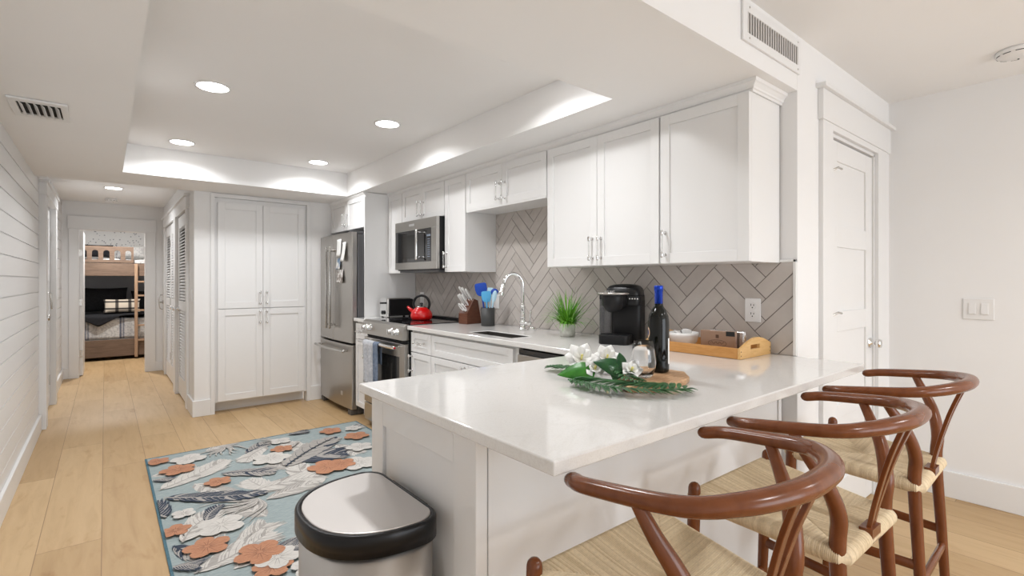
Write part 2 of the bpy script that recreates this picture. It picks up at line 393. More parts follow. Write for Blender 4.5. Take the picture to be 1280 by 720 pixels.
# ------------------------------------------------------------------ key planes (metres)
XW = 2.42      # tiled kitchen wall
XL = -0.43     # shiplap wall
XR = 3.81      # living room right wall
YE = 0.94      # wall with the closet door, and the bulkhead
YP = 5.42      # pantry front
YH = 8.56      # end of the hall
XH = 0.636     # closet side of the hall
ZC = 2.365     # living ceiling
ZT = 2.315     # tray ceiling
ZHALL = 2.285
YB = -4.0
def zs(x, y): return 2.115-0.0065*(y-YE)   # underside of the kitchen soffit

# ------------------------------------------------------------------ floor, walls, ceilings
struct('floor', MB().box((-2.2, -4.2, -0.06), (4.2, 11.6, 0)), M['oak'], 'pale honey oak plank floor running down the hall', 'floor')
# left shiplap wall: boards in one mesh
def shiplap(y0, y1, z0, z1, mb):
    z = 1.871-0.118*16
    while z < z1:
        a, b = max(z+0.0036, z0), min(z+0.118-0.0036, z1)
        if b-a > 0.01: mb.box((XL-0.02, y0, a), (XL, y1, b))
        z += 0.118
mb = MB(); shiplap(YB, 5.74, 0.0, 2.30, mb); shiplap(7.02, YH, 0.0, 2.30, mb); mb.box((XL-0.10, YB, 0), (XL-0.008, 5.90, 2.40)); mb.box((XL-0.10, 6.86, 0), (XL-0.008, YH+0.1, 2.40))
mb.box((XL-0.10, 5.90, 1.985), (XL-0.008, 6.86, 2.40))
struct('wall_left', mb, M['shiplap'], 'long white shiplap wall on the left side of the hall', 'wall')
struct('baseboard_left', MB().box((XL, YB, 0), (XL+0.018, 5.74, 0.135)), M['trim'], 'white baseboard under the shiplap wall', 'baseboard', 0.003)
struct('baseboard_left.001', MB().box((XL, 7.02, 0), (XL+0.018, YH, 0.135)), M['trim'], 'short white baseboard between the hall door and the bedroom doorway', 'baseboard', 0.003)
# door in the shiplap wall
mb = MB(); mb.box((XL-0.004, 5.76, 0), (XL+0.045, 5.90, 1.985)); mb.box((XL-0.02, 6.86, 0), (XL+0.045, 7.0, 1.985))
mb.box((XL-0.02, 5.74, 1.985), (XL+0.05, 7.02, 2.085)); mb.box((XL-0.02, 5.725, 2.085), (XL+0.062, 7.035, 2.105))
struct('trim_1', mb, M['trim'], 'white casing around the hall door in the shiplap wall', 'door trim', 0.002)
def shaker(mb, w, h, fw=0.055, th=0.02, rec=0.008, rails=()):
    """local: x 0..w, z 0..h, front at y=0"""
    mb.box((0, 0, 0), (fw, th, h)); mb.box((w-fw, 0, 0), (w, th, h)); mb.box((fw, 0, 0), (w-fw, th, fw)); mb.box((fw, 0, h-fw), (w-fw, th, h))
    for r in rails: mb.box((fw, 0, r-fw/2), (w-fw, th, r+fw/2))
    mb.box((fw, rec, fw), (w-fw, th-0.002, h-fw)); return mb
def knob(mb, x, z, y=0.0, r=0.026):
    mb.lathe([(0.030, y), (0.030, y-0.006), (0.011, y-0.010), (0.010, y-0.030), (r*0.75, y-0.034), (r, y-0.045), (r*0.85, y-0.058), (0.001, y-0.062)], (x, 0, z), 20, 'y')
T = TR((XL-0.005, 5.91, 0.01), '+x')
d = struct('door_1', shaker(MB(T), 0.94, 1.965, 0.11, 0.04, 0.01, (0.72, 1.30)), M['trim'], 'white panelled door in the shiplap wall', 'door', 0.002)
mb = MB(T); knob(mb, 0.075, 0.92); mb.build('door_knob', M['nickel'], d)
mb = MB(T); mb.box((0.035, -0.035, 1.03), (0.115, 0, 1.21)); mb.build('door_lock', M['whiteplastic'], d, 0.01)
mb = MB(T); mb.box((0.115, -0.04, 1.05), (0.135, 0, 1.21)); mb.tube([(0.125, -0.03, 1.14), (0.125, -0.06, 1.13), (0.135, -0.065, 1.0)], 0.007); mb.build('door_latch', M['nickel'], d)
for zz in (0.25, 1.70):
    MB(T).box((0.915, -0.004, zz-0.05), (0.94, 0.0, zz+0.05)).build('hinge', M['nickel'], d)

# hall end wall with doorway
mb = MB()
def wy(mb, y0, y1, xs, zs_, holes):
    """wall in the xz plane with holes"""
    T0 = mb.T; f = lambda i, j: (i, j) not in holes
    m2 = MB(); m2.slab(xs, zs_, f, 0, 1)
    mb.add([(p.x, lerp(y0, y1, p.z), p.y) for p in m2.v], [q[::-1] for q in m2.f])
wy(mb, YH, YH+0.11, [-2.2, -0.269, 0.434, 2.2], [0, 1.93, 2.6], {(1, 0)})
struct('wall_back', mb, M['paint'], 'white wall at the end of the hall around the bedroom doorway', 'wall')
mb = MB(); mb.box((-0.362, YH-0.02, 0), (-0.269, YH, 1.93)); mb.box((0.434, YH-0.02, 0), (0.545, YH, 1.93))
mb.box((-0.375, YH-0.026, 1.93), (0.555, YH, 2.095)); mb.box((-0.269, YH-0.02, 0), (-0.262, YH+0.12, 1.93)); mb.box((0.427, YH-0.02, 0), (0.434, YH+0.12, 1.93)); mb.box((-0.269, YH-0.02, 1.922), (0.434, YH+0.12, 1.93))
struct('trim_2', mb, M['trim'], 'wide white casing around the bedroom doorway', 'door trim', 0.002)
mb = MB(); mb.box((XL, YH-0.016, 0), (-0.362, YH, 0.135)); mb.box((0.545, YH-0.016, 0), (XH, YH, 0.135))
struct('baseboard_back', mb, M['trim'], 'bits of white baseboard beside the bedroom doorway', 'baseboard', 0.002)
# open bedroom door, hinged on the left, folded back into the bedroom
T = TR((-0.262, YH+0.13, 0.01), '+x')
d = struct('door_2', MB().box((-0.262, YH+0.125, 0.01), (-0.225, YH+0.80, 1.915)), M['trim'], 'white bedroom door standing open at the end of the hall', 'door', 0.002)
for zz in (0.30, 0.97, 1.62): MB().box((-0.262, YH+0.112, zz-0.045), (-0.234, YH+0.125, zz+0.045)).build('hinge', M['nickel'], d)

# hall right side: closet wall with louvered doors
mb = MB(); m2 = MB(); ys = [YP+0.004, 5.90, 6.66, 6.86, 8.14, 8.27, YH]; zz_ = [0, 1.965, 2.5]
m2.slab(ys, zz_, lambda i, j: (i, j) not in {(1, 0), (3, 0)}, 0, 1)
mb.add([(lerp(XH, XH+0.10, p.z), p.x, p.y) for p in m2.v], m2.f)
struct('wall_closet', mb, M['paint'], 'white hall wall holding the louvered closet doors', 'wall')
mb = MB(); mb.box((XH-0.022, 5.80, 0), (XH, 5.90, 1.965)); mb.box((XH-0.035, 6.66, 0), (XH, 6.80, 1.965)); mb.box((XH-0.035, 6.80, 0), (XH, 6.86, 1.965)); mb.box((XH-0.022, 8.14, 0), (XH, 8.22, 1.965))
mb.box((XH-0.026, 5.78, 1.965), (XH, 8.24, 2.085)); mb.box((XH-0.045, 5.765, 2.085), (XH, 8.255, 2.105))
struct('trim_3', mb, M['trim'], 'white casing and long header over the louvered closet doors', 'door trim', 0.002)
def louver(name, y0, y1, label, knoby, x=XH-0.004):
    T = TR((x, y1, 0.02), '-x'); w_, h_ = y1-y0, 1.93; mb = MB(T); fw = 0.075
    mb.box((0, 0, 0), (fw, 0.03, h_)); mb.box((w_-fw, 0, 0), (w_, 0.03, h_)); mb.box((fw, 0, 0), (w_-fw, 0.03, 0.20)); mb.box((fw, 0, h_-0.12), (w_-fw, 0.03, h_)); mb.box((fw, 0, 0.92), (w_-fw, 0.03, 1.02))
    for a, b in ((0.20, 0.92), (1.02, h_-0.12)):
        n = int((b-a)/0.032)
        for i in range(n):
            z = a+0.016+(b-a-0.01)*i/n
            mb.add([(fw, 0.004, z-0.004), (w_-fw, 0.004, z-0.004), (w_-fw, 0.028, z+0.018), (fw, 0.028, z+0.018), (fw, 0.004, z+0.002), (w_-fw, 0.004, z+0.002), (w_-fw, 0.028, z+0.024), (fw, 0.028, z+0.024)],
                   [(0, 1, 2, 3), (4, 7, 6, 5), (0, 4, 5, 1), (3, 2, 6, 7), (0, 3, 7, 4), (1, 5, 6, 2)])
    d = struct(name, mb, M['trim'], label, 'door')
    if knoby is not None:
        mb = MB(T); knob(mb, y1-knoby, 0.93, 0, 0.022); mb.build('door_knob', M['chrome'], d)
    for zz in (0.30, 0.98, 1.70): MB(T).box((w_-0.008, -0.006, zz-0.045), (w_+0.004, 0.0, zz+0.045)).build('hinge', M['nickel'], d)
    return d
louver('door_3', 5.905, 6.655, 'nearest louvered white closet door beside the pantry corner', 6.60)
louver('door_4', 6.865, 7.495, 'middle louvered white closet door of the hall', 6.92)
louver('door_5', 7.505, 8.135, 'farthest louvered white closet door in the hall', None)
mb = MB(); mb.box((XH+0.10, 5.86, 0), (XH+0.9, 5.88, 2.4)); mb.box((XH+0.9, 5.86, 0), (XH+0.92, YH, 2.4))
struct('wall_closet.001', mb, M['paint'], 'unseen inside of the hall closet', 'wall')
# far narrow door with lever on the closet wall, next to the end wall
d = struct('door_6', MB().box((XH-0.012, 8.275, 0.01), (XH, YH-0.02, 1.96)), M['trim'], 'narrow white door edge in the far right corner of the hall', 'door', 0.002)
mb = MB(); mb.lathe([(0.026, XH-0.012), (0.026, XH-0.02), (0.010, XH-0.024), (0.010, XH-0.06)], (0, 8.42, 0.96), 16, 'x'); mb.tube([(XH-0.06, 8.42, 0.96), (XH-0.06, 8.34, 0.965)], 0.008)
mb.tube(crv([(XH-0.02, 8.44, 0.86), (XH-0.05, 8.42, 0.88), (XH-0.06, 8.40, 0.96), (XH-0.05, 8.42, 1.05), (XH-0.02, 8.44, 1.06)]), 0.006)
mb.build('door_handle', M['nickel'], d)

# pantry wall: corner piece, niche for the pantry cabinet, and the strip towards the refrigerator
mb = MB(); m2 = MB(); m2.slab([XH-0.0006, 0.800, 1.637, XW+0.1], [0, 2.045, 2.3], lambda i, j: (i, j) != (1, 0), 0, 1)
mb.add([(p.x, lerp(YP, YP+0.10, p.z), p.y) for p in m2.v], [q[::-1] for q in m2.f]); 
struct('wall_pantry', mb, M['paint'], 'white wall around the tall pantry cupboards', 'wall')
mb = MB(); mb.box((0.765, YP-0.014, 0), (0.800, YP, 2.045)); mb.box((1.637, YP-0.014, 0), (1.675, YP, 2.045)); mb.box((0.765, YP-0.014, 2.045), (1.675, YP, 2.08))
struct('trim_4', mb, M['trim'], 'thin white casing framing the pantry cupboards', 'trim', 0.002)
mb = MB(); mb.box((XH-0.016, YP-0.016, 0), (0.765, YP, 0.148)); mb.box((XH-0.016, YP, 0), (XH, 5.80, 0.148)); mb.box((1.675, YP-0.016, 0), (1.86, YP, 0.148))
struct('baseboard_pantry', mb, M['trim'], 'tall white baseboard wrapping the pantry corner', 'baseboard', 0.003)

# kitchen tiled wall, return at its end, living door wall, bulkhead, right wall
mb = MB().box((XW+0.008, YE+0.004, 0), (XW+0.12, 5.6, 2.6))
struct('wall_kitchen', mb, M['paint'], 'white kitchen wall behind the cabinets', 'wall')
DX0, DX1, DZ = 2.815, 3.510, 1.995
mb = MB(); wy(mb, YE, YE+0.11, [XW+0.0085, DX0, DX1, XR+0.1], [0, DZ, 2.6], {(1, 0)})
struct('wall_door_side', mb, M['paint'], 'white living room wall with the closet door', 'wall')
mb = MB(); mb.slab([XL-0.1, XW+0.007], [YE, YE+0.11], lambda i, j: True, lambda x, y: zs(x, YE)+(0 if y < YE+0.001 else 0.01), 2.6)
struct('wall_bulkhead', mb, M['paint'], 'white bulkhead beam between living room and kitchen ceiling', 'wall')
struct('wall_right', MB().box((XR, YB, 0), (XR+0.1, YE+0.1, 2.6)), M['paint'], 'plain off-white living room wall on the right', 'wall')
struct('baseboard_right', MB().box((XR-0.018, YB, 0), (XR, YE, 0.15)), M['trim'], 'white baseboard along the right living room wall', 'baseboard', 0.003)
mb = MB(); mb.box((2.68, YE-0.02, 0), (DX0-0.005, YE, DZ+0.04)); mb.box((DX1+0.02, YE-0.02, 0), (3.70, YE, DZ+0.04)); mb.box((2.665, YE-0.026, DZ+0.04), (3.745, YE, 2.18)); mb.box((2.64, YE-0.045, 2.18), (3.78, YE, 2.20))
mb.box((2.8095, YE-0.0195, DZ+0.008), (3.5305, YE, DZ+0.0405))
struct('trim_5', mb, M['trim'], 'flat white casing and tall header around the closet door', 'door trim', 0.002)
mb = MB(); mb.box((DX0, YE-0.005, 0), (DX0+0.012, YE+0.1, DZ)); mb.box((DX1-0.012, YE-0.005, 0), (DX1, YE+0.1, DZ)); mb.box((DX0, YE-0.005, DZ-0.012), (DX1, YE+0.1, DZ))
struct('trim_6', mb, M['trim'], 'inner white jamb of the closet door', 'door jamb')
T = TR((DX0+0.015, YE+0.004, 0.01), '-y'); W_ = DX1-DX0-0.03
mb = MB(T); H_ = DZ-0.03; fw = 0.105
mb.box((0, 0, 0), (fw, 0.04, H_)); mb.box((W_-fw, 0, 0), (W_, 0.04, H_)); mb.box((fw, 0.009, 0.1), (W_-fw, 0.036, H_-0.05))
for a, b in ((0, 0.20), (0.53, 0.60), (0.98, 1.085), (1.42, 1.53), (H_-0.10, H_)): mb.box((fw, 0, a), (W_-fw, 0.04, b))
d = struct('door_7', mb, M['trim'], 'white panelled closet door in the living room wall', 'door', 0.002)
mb = MB(T); knob(mb, W_-0.05, 0.885, 0, 0.027); mb.build('door_knob', M['chrome'], d)
for z0 in (1.03, 1.76):
    mb = MB(T); mb.box((-0.004, -0.006, z0-0.045), (0.008, 0.004, z0+0.06)); mb.tube([(0.0, -0.012, z0+0.04), (0.03, -0.03, z0+0.055), (0.06, -0.035, z0+0.05)], 0.005); mb.build('hinge', M['nickel'], d)
# rear wall with big glass doors, behind the camera
mb = MB(); wy(mb, YB-0.11, YB, [XL-0.1, 0.2, 3.4, XR+0.1], [0, 2.15, 2.6], {(1, 0)})
struct('wall_front', mb, M['paint'], 'living room wall with the glass doors behind the viewer', 'wall')
mb = MB()
for x in (0.2, 1.24, 2.30, 3.34): mb.box((x, YB-0.08, 0), (x+0.06, YB-0.03, 2.15))
mb.box((0.2, YB-0.08, 0), (3.4, YB-0.03, 0.08)); mb.box((0.2, YB-0.08, 2.09), (3.4, YB-0.03, 2.15))
wn = struct('window_1', mb, M['trim'], 'white framed glass doors of the living room', 'window')
# ceilings
struct('ceiling', MB().box((XL-0.1, YB-0.1, ZC), (XR+0.1, YE+0.02, ZC+0.08)), M['ceil'], 'living room ceiling above the stools', 'ceiling')
TX0, TX1, TX1b, TY0, TY1 = 0.104, 1.855, 1.855, 1.529, 4.860
YS = 5.44
mb = MB()
xs = [XL-0.1, TX0, TX1, XW+0.02]; ys = [YE+0.003, TY0, TY1, YS]
def warp(p):
    x, y, z = p
    if abs(x-TX1) < 1e-6 and abs(y-TY1) < 1e-6: x = TX1b
    return (x, y, z)
m2 = MB(); m2.slab(xs, ys, lambda i, j: (i, j) != (1, 1), zs, ZT+0.02)
mb.add([warp(p) for p in m2.v], m2.f)
struct('ceiling.001', mb, M['ceil'], 'lowered soffit ceiling ringing the kitchen tray', 'ceiling')
struct('ceiling.002', MB().box((XL-0.1, YE+0.12, ZT), (XW+0.1, YS, ZT+0.08)), M['ceil'], 'raised tray ceiling over the kitchen', 'ceiling')
struct('ceiling.003', MB().box((XL-0.1, YS, ZHALL), (XH+0.9, YH+0.1, ZHALL+0.08)), M['ceil'], 'hall ceiling beyond the kitchen soffit', 'ceiling')
# crown moulding along the upper cabinets
prof = [(-0.002, 0.0), (0.004, 0.0), (0.005, 0.010), (0.010, 0.013), (0.012, 0.020), (0.022, 0.032), (0.028, 0.036), (0.030, 0.050), (-0.002, 0.050)]
XF = 2.125
def crown(mb, path):
    """path: list of (x, y, outward nx, ny); miters are given by the combined normals"""
    rings = []
    for x, y, nx, ny in path:
        rings.append([(x+nx*a, y+ny*a, zs(x, y)-0.0505+b) for a, b in prof])
    n = len(prof); vs = [p for r in rings for p in r]; fs = []
    for j in range(len(rings)-1):
        for i in range(n): fs.append((j*n+i, j*n+(i+1) % n, (j+1)*n+(i+1) % n, (j+1)*n+i))
    fs.append(list(range(n))); fs.append([(len(rings)-1)*n+i for i in range(n)][::-1]); mb.add(vs, fs)
mb = MB(); crown(mb, [(XW+0.008, 1.009, 0, -1), (XF+0.02, 1.009, -1, -1), (XF+0.02, 4.512, -1, 0)])
struct('trim_7', mb, M['cab'], 'stepped white crown moulding above the upper cabinets', 'crown moulding')
mb = MB(); crown(mb, [(1.889+0.012, 4.50, -1, 0), (1.889+0.012, 5.42, -1, 0)])
struct('trim_8', mb, M['cab'], 'short white crown moulding above the refrigerator cabinet', 'crown moulding')

# ------------------------------------------------------------------ herringbone backsplash
def clip(poly, a, b, c):
    """keep a*x+b*y<=c"""
    out = []
    for i in range(len(poly)):
        p, q = poly[i], poly[(i+1) % len(poly)]; dp, dq = a*p[0]+b*p[1]-c, a*q[0]+b*q[1]-c
        if dp <= 0: out.append(p)
        if dp*dq < 0:
            t = dp/(dp-dq); out.append((p[0]+(q[0]-p[0])*t, p[1]+(q[1]-p[1])*t))
    return out
TY_A, TY_B, TZ_A, TZ_B = YE+0.014, 4.510, 0.915, 1.80
mb = MB(); mb.m = 1; mb.box((XW+0.003, TY_A, TZ_A), (XW+0.0078, TY_B, 1.345)); mb.box((XW+0.003, 1.05, 1.345), (XW+0.0078, TY_B, TZ_B)); mb.m = 0
tones = [0.5]*12; u = 0.103/math.sqrt(2); g = 0.0017; r2 = math.sqrt(0.5)
def tile(p0, q0, p1, q1):
    poly = [(p0+g, q0+g), (p1-g, q0+g), (p1-g, q1-g), (p0+g, q1-g)]
    P = []
    for p, q in poly: P.append((1.127+(p-q)*r2, 1.323+(p+q)*r2))
    P = clip(P, -1, 0, -TY_A); P = clip(P, 1, 0, TY_B) if P else P; P = clip(P, 0, -1, -TZ_A) if P else P; P = clip(P, 0, 1, TZ_B) if P else P
    if P and sum(a for a, b in P)/len(P) < 1.25: P = clip(P, 0, 1, 1.345)
    if len(P) < 3: return
    ar = sum(P[i][0]*P[(i+1) % len(P)][1]-P[(i+1) % len(P)][0]*P[i][1] for i in range(len(P)))
    if abs(ar) < 1e-5: return
    tone = random.random(); k = len(mb.f)
    tx, tz = random.uniform(-0.006, 0.006), random.uniform(-0.006, 0.006); cy = sum(a for a, b in P)/len(P); cz = sum(b for a, b in P)/len(P)
    n = len(P)
    if ar < 0: P = P[::-1]
    # front face slightly tilted, edges eased
    def ins(p, e): 
        dx, dz = p[0]-cy, p[1]-cz; L_ = math.hypot(dx, dz); return (p[0]-dx/L_*e, p[1]-dz/L_*e)
    back = [(XW+0.004, a, b) for a, b in P]; mid = [(XW+0.0008+tx*(a-cy)+tz*(b-cz), a, b) for a, b in P]
    fr = [(XW+tx*(a-cy)+tz*(b-cz), *ins((a, b), 0.0016)) for a, b in P]
    vs = back+mid+fr; fs = [[2*n+i for i in range(n)][::-1]]
    for j in (0, 1):
        for i in range(n): fs.append([j*n+i, (j+1)*n+i, (j+1)*n+(i+1) % n, j*n+(i+1) % n])
    mb.add(vs, fs); tones.extend([tone]*len(fs))
for a in range(-50, 60):
    for b in range(-8, 9):
        p, q = (a+8*b)*u, a*u
        tile(p, q, p+4*u, q+u); tile(p+4*u, q-3*u, p+5*u, q+u)
tw = mb.build('backsplash', [M['tile'], M['grout']])
at = tw.data.attributes.new('tone', 'FLOAT', 'FACE')
if len(tones) == len(tw.data.polygons): at.data.foreach_set('value', tones)
tag(tw, 'grey herringbone tile backsplash along the kitchen wall', 'backsplash', kind='structure')
struct('trim_9', MB().box((XW-0.004, YE, 0.915), (XW+0.008, YE+0.014, 1.352)).box((XW-0.004, YE, 1.340), (XW+0.008, 1.02, 1.352)), M['ceramic'], 'white tile trim ending the herringbone backsplash', 'tile trim', 0.002)

# ------------------------------------------------------------------ cabinets
def pull(T, parent, x, z, horiz=False, L=0.108):
    mb = MB(T); h = L/2; a = 0.032
    P = (lambda t, y: (x+t, -y, z)) if horiz else (lambda t, y: (x, -y, z+t))
    mb.tube([P(-h-0.008, a), P(h+0.008, a)], 0.0048, 10); mb.m = 1
    for s_ in (-1, 1):
        mb.tube([P(s_*h, 0), P(s_*h, a)], 0.0052, 10); mb.tube([P(s_*h-0.007, a), P(s_*h+0.007, a)], 0.0075, 10)
        mb.tube([P(s_*h, 0), P(s_*h, 0.005)], 0.009, 10, caps='flat')
    return mb.build('handle', [M['acrylic'], M['chrome']], parent)
def door(root, name, T, w, h, fw=0.055, handle=None, horiz=False):
    d = shaker(MB(T), w, h, fw).build(name, M['cab'], root, 0.0015)
    if handle: pull(T, d, handle[0], handle[1], horiz)
    return d
UB, UT = 1.338, 2.066
def upper(y0, y1, z0, label, doors, group=None):
    r = thing('upper_cabinet', (XW, (y0+y1)/2, z0), label, 'cabinet', group)
    MB().box((XF+0.02, y0+0.001, z0), (XW-0.001, y1-0.001, UT+0.004)).build('body', M['cab'], r, 0.001)
    n = len(doors); wd = (y1-y0)/n
    for i, hx in enumerate(doors):   # from the viewer's left = high y
        w_ = wd-0.003; T = TR((XF, y1-wd*i-0.0015, z0+0.002), '-x')
        hd = None
        if hx: hd = (0.030 if hx == 'l' else w_-0.030, 0.095)
        door(r, 'door', T, w_, UT-z0-0.004, 0.05, hd)
    return r
upper(1.012, 1.454, UB, 'large single-door white wall cabinet nearest the living room', ['l'])
upper(1.460, 2.266, UB, 'double-door white wall cabinet above the coffee maker', ['r', 'l'])
r = upper(2.275, 3.168, 1.782, 'short double-door white wall cabinet above the sink', ['r', 'l'])
MB().box((XF+0.002, 2.28, 1.772), (XF+0.03, 3.165, 1.790)).build('light_rail', M['cab'], r)
upper(3.175, 3.473, 1.325, 'tall narrow white wall cabinet right of the microwave', ['l'])
upper(3.480, 4.217, 1.782, 'short double-door white wall cabinet above the microwave', ['r', 'l'])
upper(4.222, 4.508, 1.325, 'narrow white wall cabinet left of the microwave', [None])
# panel beside the refrigerator
pn = MB().box((1.889, 4.510, 0), (XW, 4.527, 2.088)).build('side_panel', M['cab'], None, 0.001)
tag(pn, 'tall white end panel between refrigerator and range counter', 'cabinet panel')
r = thing('refrigerator_cabinet', (2.15, 4.97, 1.762), 'white double-door cabinet above the refrigerator', 'cabinet')
MB().box((1.909, 4.529, 1.762), (XW, 5.415, 2.072)).build('body', M['cab'], r)
for i in range(2): door(r, 'door', TR((1.889, 5.413-i*0.442, 1.764), '-x'), 0.438, 0.302, 0.05, ((0.405, 0.10), (0.033, 0.10))[i])
# pantry
r = thing('pantry_cabinet', (1.218, YP+0.1, 0), 'tall white four-door pantry cabinet set into the wall', 'cabinet')
mb = MB(); mb.box((0.802, YP+0.012, 0.10), (1.635, YP+0.32, 2.043)); mb.box((0.802, YP+0.12, 0.0), (1.635, YP+0.32, 0.10)); mb.build('body', M['cab'], r)
for x0, w_, hx in ((0.824, 0.391, 0.363), (1.218, 0.394, 0.030)):
    for z0, h_, hz in ((0.112, 0.872, 0.79), (0.990, 1.010, 0.10)):
        door(r, 'door', TR((x0, YP-0.010, z0), '-y'), w_, h_, 0.062, (hx, hz))
# base cabinets on the range wall
BF = 1.80
def base(y0, y1, label, fronts, name='base_cabinet', body=True):
    r = thing(name, (2.1, (y0+y1)/2, 0), label, 'cabinet')
    if body:
        mb = MB(); mb.box((BF+0.02, y0+0.001, 0.10), (XW, y1-0.001, 0.883) if name != 'sink_cabinet' else (XW, y1-0.001, 0.70)); mb.box((BF+0.08, y0+0.001, 0), (XW, y1-0.001, 0.10))
        mb.build('body', M['cab'], r)
    for nm, a, b, z0, z1, hd, hz in fronts:
        door(r, nm, TR((BF, b, z0), '-x'), b-a, z1-z0, 0.045, hd, hz)
    return r
base(4.226, 4.508, 'narrow white base cabinet between refrigerator and range', [('drawer', 4.23, 4.505, 0.722, 0.868, (0.137, 0.073), True), ('door', 4.23, 4.505, 0.105, 0.716, (0.245, 0.53), False)])
base(3.105, 3.440, 'narrow white base cabinet with drawer right of the range', [('drawer', 3.128, 3.425, 0.722, 0.868, (0.148, 0.073), True), ('door', 3.128, 3.425, 0.105, 0.716, (0.022, 0.53), False)])
r = base(2.170, 3.103, 'wide white sink base cabinet with false drawer front', [('false_front', 2.205, 3.122, 0.722, 0.868, None, False), ('door', 2.66, 3.122, 0.105, 0.716, (0.43, 0.53), False), ('door', 2.205, 2.655, 0.105, 0.716, (0.03, 0.53), False)], 'sink_cabinet')
mb = MB(); mb.box((BF+0.02, 2.171, 0.70), (1.85, 3.102, 0.883)); mb.box((2.10, 2.171, 0.70), (XW, 3.102, 0.883)); mb.build('body_rail', M['cab'], r)
# dishwasher
r = thing('dishwasher', (2.1, 1.88, 0), 'stainless steel dishwasher beside the sink cabinet', 'dishwasher')
MB().box((BF+0.02, 1.60, 0.09), (XW, 2.165, 0.86)).build('body', M['greydark'], r)
MB().box((BF-0.012, 1.601, 0.10), (BF+0.019, 2.150, 0.845)).build('door_panel', M['steelh'], r, 0.004)
mb = MB(); mb.tube([(BF-0.05, 1.70, 0.79), (BF-0.05, 2.10, 0.79)], 0.010)
for y in (1.74, 2.06): mb.tube([(BF-0.012, y, 0.79), (BF-0.05, y, 0.79)], 0.007)
mb.build('handle', M['steelh'], r)
MB().box((BF+0.0, 1.601, 0.847), (BF+0.03, 2.150, 0.872)).build('control_strip', M['blackgloss'], r)

# worktops
CT, CB = 0.914, 0.884
PX0, PY0, PY1 = 0.655, 0.68, 1.610
SK = (1.878, 2.040, 2.312, 2.760)   # sink hole x0 x1 y0 y1
xs = [PX0, 1.78, SK[0], SK[1], XW]; ys = [PY0, PY1, SK[2], SK[3], 3.452]
def fill(i, j):
    if i == 0: return j == 0
    if i == 2 and j == 2: return False
    return True
ct = MB().slab(xs, ys, fill, CB, CT).build('worktop', M['quartz'], None, 0.004, 3)
tag(ct, 'glossy white quartz worktop with breakfast bar peninsula', 'countertop')
c2 = MB().box((1.78, 4.224, CB), (XW, 4.508, CT)).build('worktop', M['quartz'], None, 0.004, 3)
tag(c2, 'small white quartz worktop between range and refrigerator', 'countertop')
# sink
r = thing('kitchen_sink', (1.96, 2.53, 0.72), 'stainless steel sink set into the white worktop', 'sink')
x0, x1, y0, y1 = SK; mb = MB(); e = 0.004; zb = 0.72; zt = CT-0.004; k_ = 0.0012
mb.box((x0+k_, y0+k_, zb), (x1-k_, y1-k_, zb+0.004)); mb.box((x0+k_, y0+k_, zb), (x0+k_+e, y1-k_, zt)); mb.box((x1-k_-e, y0+k_, zb), (x1-k_, y1-k_, zt)); mb.box((x0+k_, y0+k_, zb), (x1-k_, y0+k_+e, zt)); mb.box((x0+k_, y1-k_-e, zb), (x1-k_, y1-k_, zt))
mb.build('basin', pmat('satin_sink_steel', (0.085, 0.078, 0.07), 0.5, 0.7), r)
MB().lathe([(0.035, zb+0.005), (0.03, zb+0.009), (0.001, zb+0.007)], (1.96, 2.53, 0), 24).build('drain', M['chrome'], r)

# peninsula base
r = thing('peninsula_cabinet', (1.5, 1.3, 0), 'white panelled peninsula carrying the breakfast bar', 'cabinet')
EX = 0.690; EY = 0.985
mb = MB(); mb.box((EX+0.0215, EY+0.022, 0.0), (1.80, 1.585, 0.8828)); mb.box((1.801, EY+0.022, 0.0), (XW, 1.585, 0.8828)); mb.build('body', M['cab'], r)
T = TR((EX, 1.590, 0.0), '-x'); mb = MB(T)
wE = 1.590-EY-0.001; mb.box((0, 0, 0), (0.085, 0.021, 0.883)); mb.box((wE-0.10, 0, 0), (wE, 0.021, 0.883)); mb.box((0.085, 0, 0.79), (wE-0.10, 0.021, 0.883)); mb.box((0.085, 0, 0), (wE-0.10, 0.021, 0.11)); mb.box((0.085, 0.010, 0.11), (wE-0.10, 0.021, 0.79))
mb.build('end_panel', M['cab'], r, 0.002)
MB().box((EX+0.0005, EY, 0), (EX+0.034, EY+0.0215, 0.8825)).build('corner_post', M['cab'], r, 0.002); MB().box((2.345, EY, 0), (2.375, EY+0.0215, 0.8825)).build('corner_post', M['cab'], r, 0.002)
mb = MB(); mb.box((EX+0.040, EY+0.004, 0), (2.340, EY+0.0215, 0.8825)); mb.build('back_panel', M['cab'], r, 0.002)

# ------------------------------------------------------------------ refrigerator
r = thing('refrigerator', (2.05, 4.965, 0), 'stainless steel french door refrigerator with bottom freezer', 'refrigerator')
FX, FY0, FY1 = 1.775, 4.535, 5.400
MB().box((FX+0.055, FY0, 0.05), (2.38, FY1, 1.695)).build('body', M['greydark'], r, 0.006)
def bulged(y0, y1, z0, z1, bul=0.02):
    n = 14; c = (FY0+FY1)/2; hw = (FY1-FY0)/2; poly = []
    for i in range(n+1):
        y = lerp(y0, y1, i/n); t = (y-c)/hw; poly.append((FX-bul*(1-t*t)*1.0, y))
    poly += [(FX+0.05, y1), (FX+0.05, y0)]
    return MB().prism(poly, z0, z1, 'z', False)
YSP = 4.965
for a, b in ((FY0, YSP-0.0025), (YSP+0.0025, FY1)):
    d = bulged(a, b, 0.672, 1.712).build('door', M['steel'], r, 0.006)
    hy = YSP-0.055 if a == FY0 else YSP+0.045
    mb = MB(); xx = FX-0.075; mb.tube([(xx, hy, 0.80), (xx, hy, 1.58)], 0.0125, 14)
    for z in (0.825, 1.555): mb.tube([(FX-0.015, hy, z), (xx, hy, z)], 0.010, 12)
    mb.build('handle', M['handle'], d)
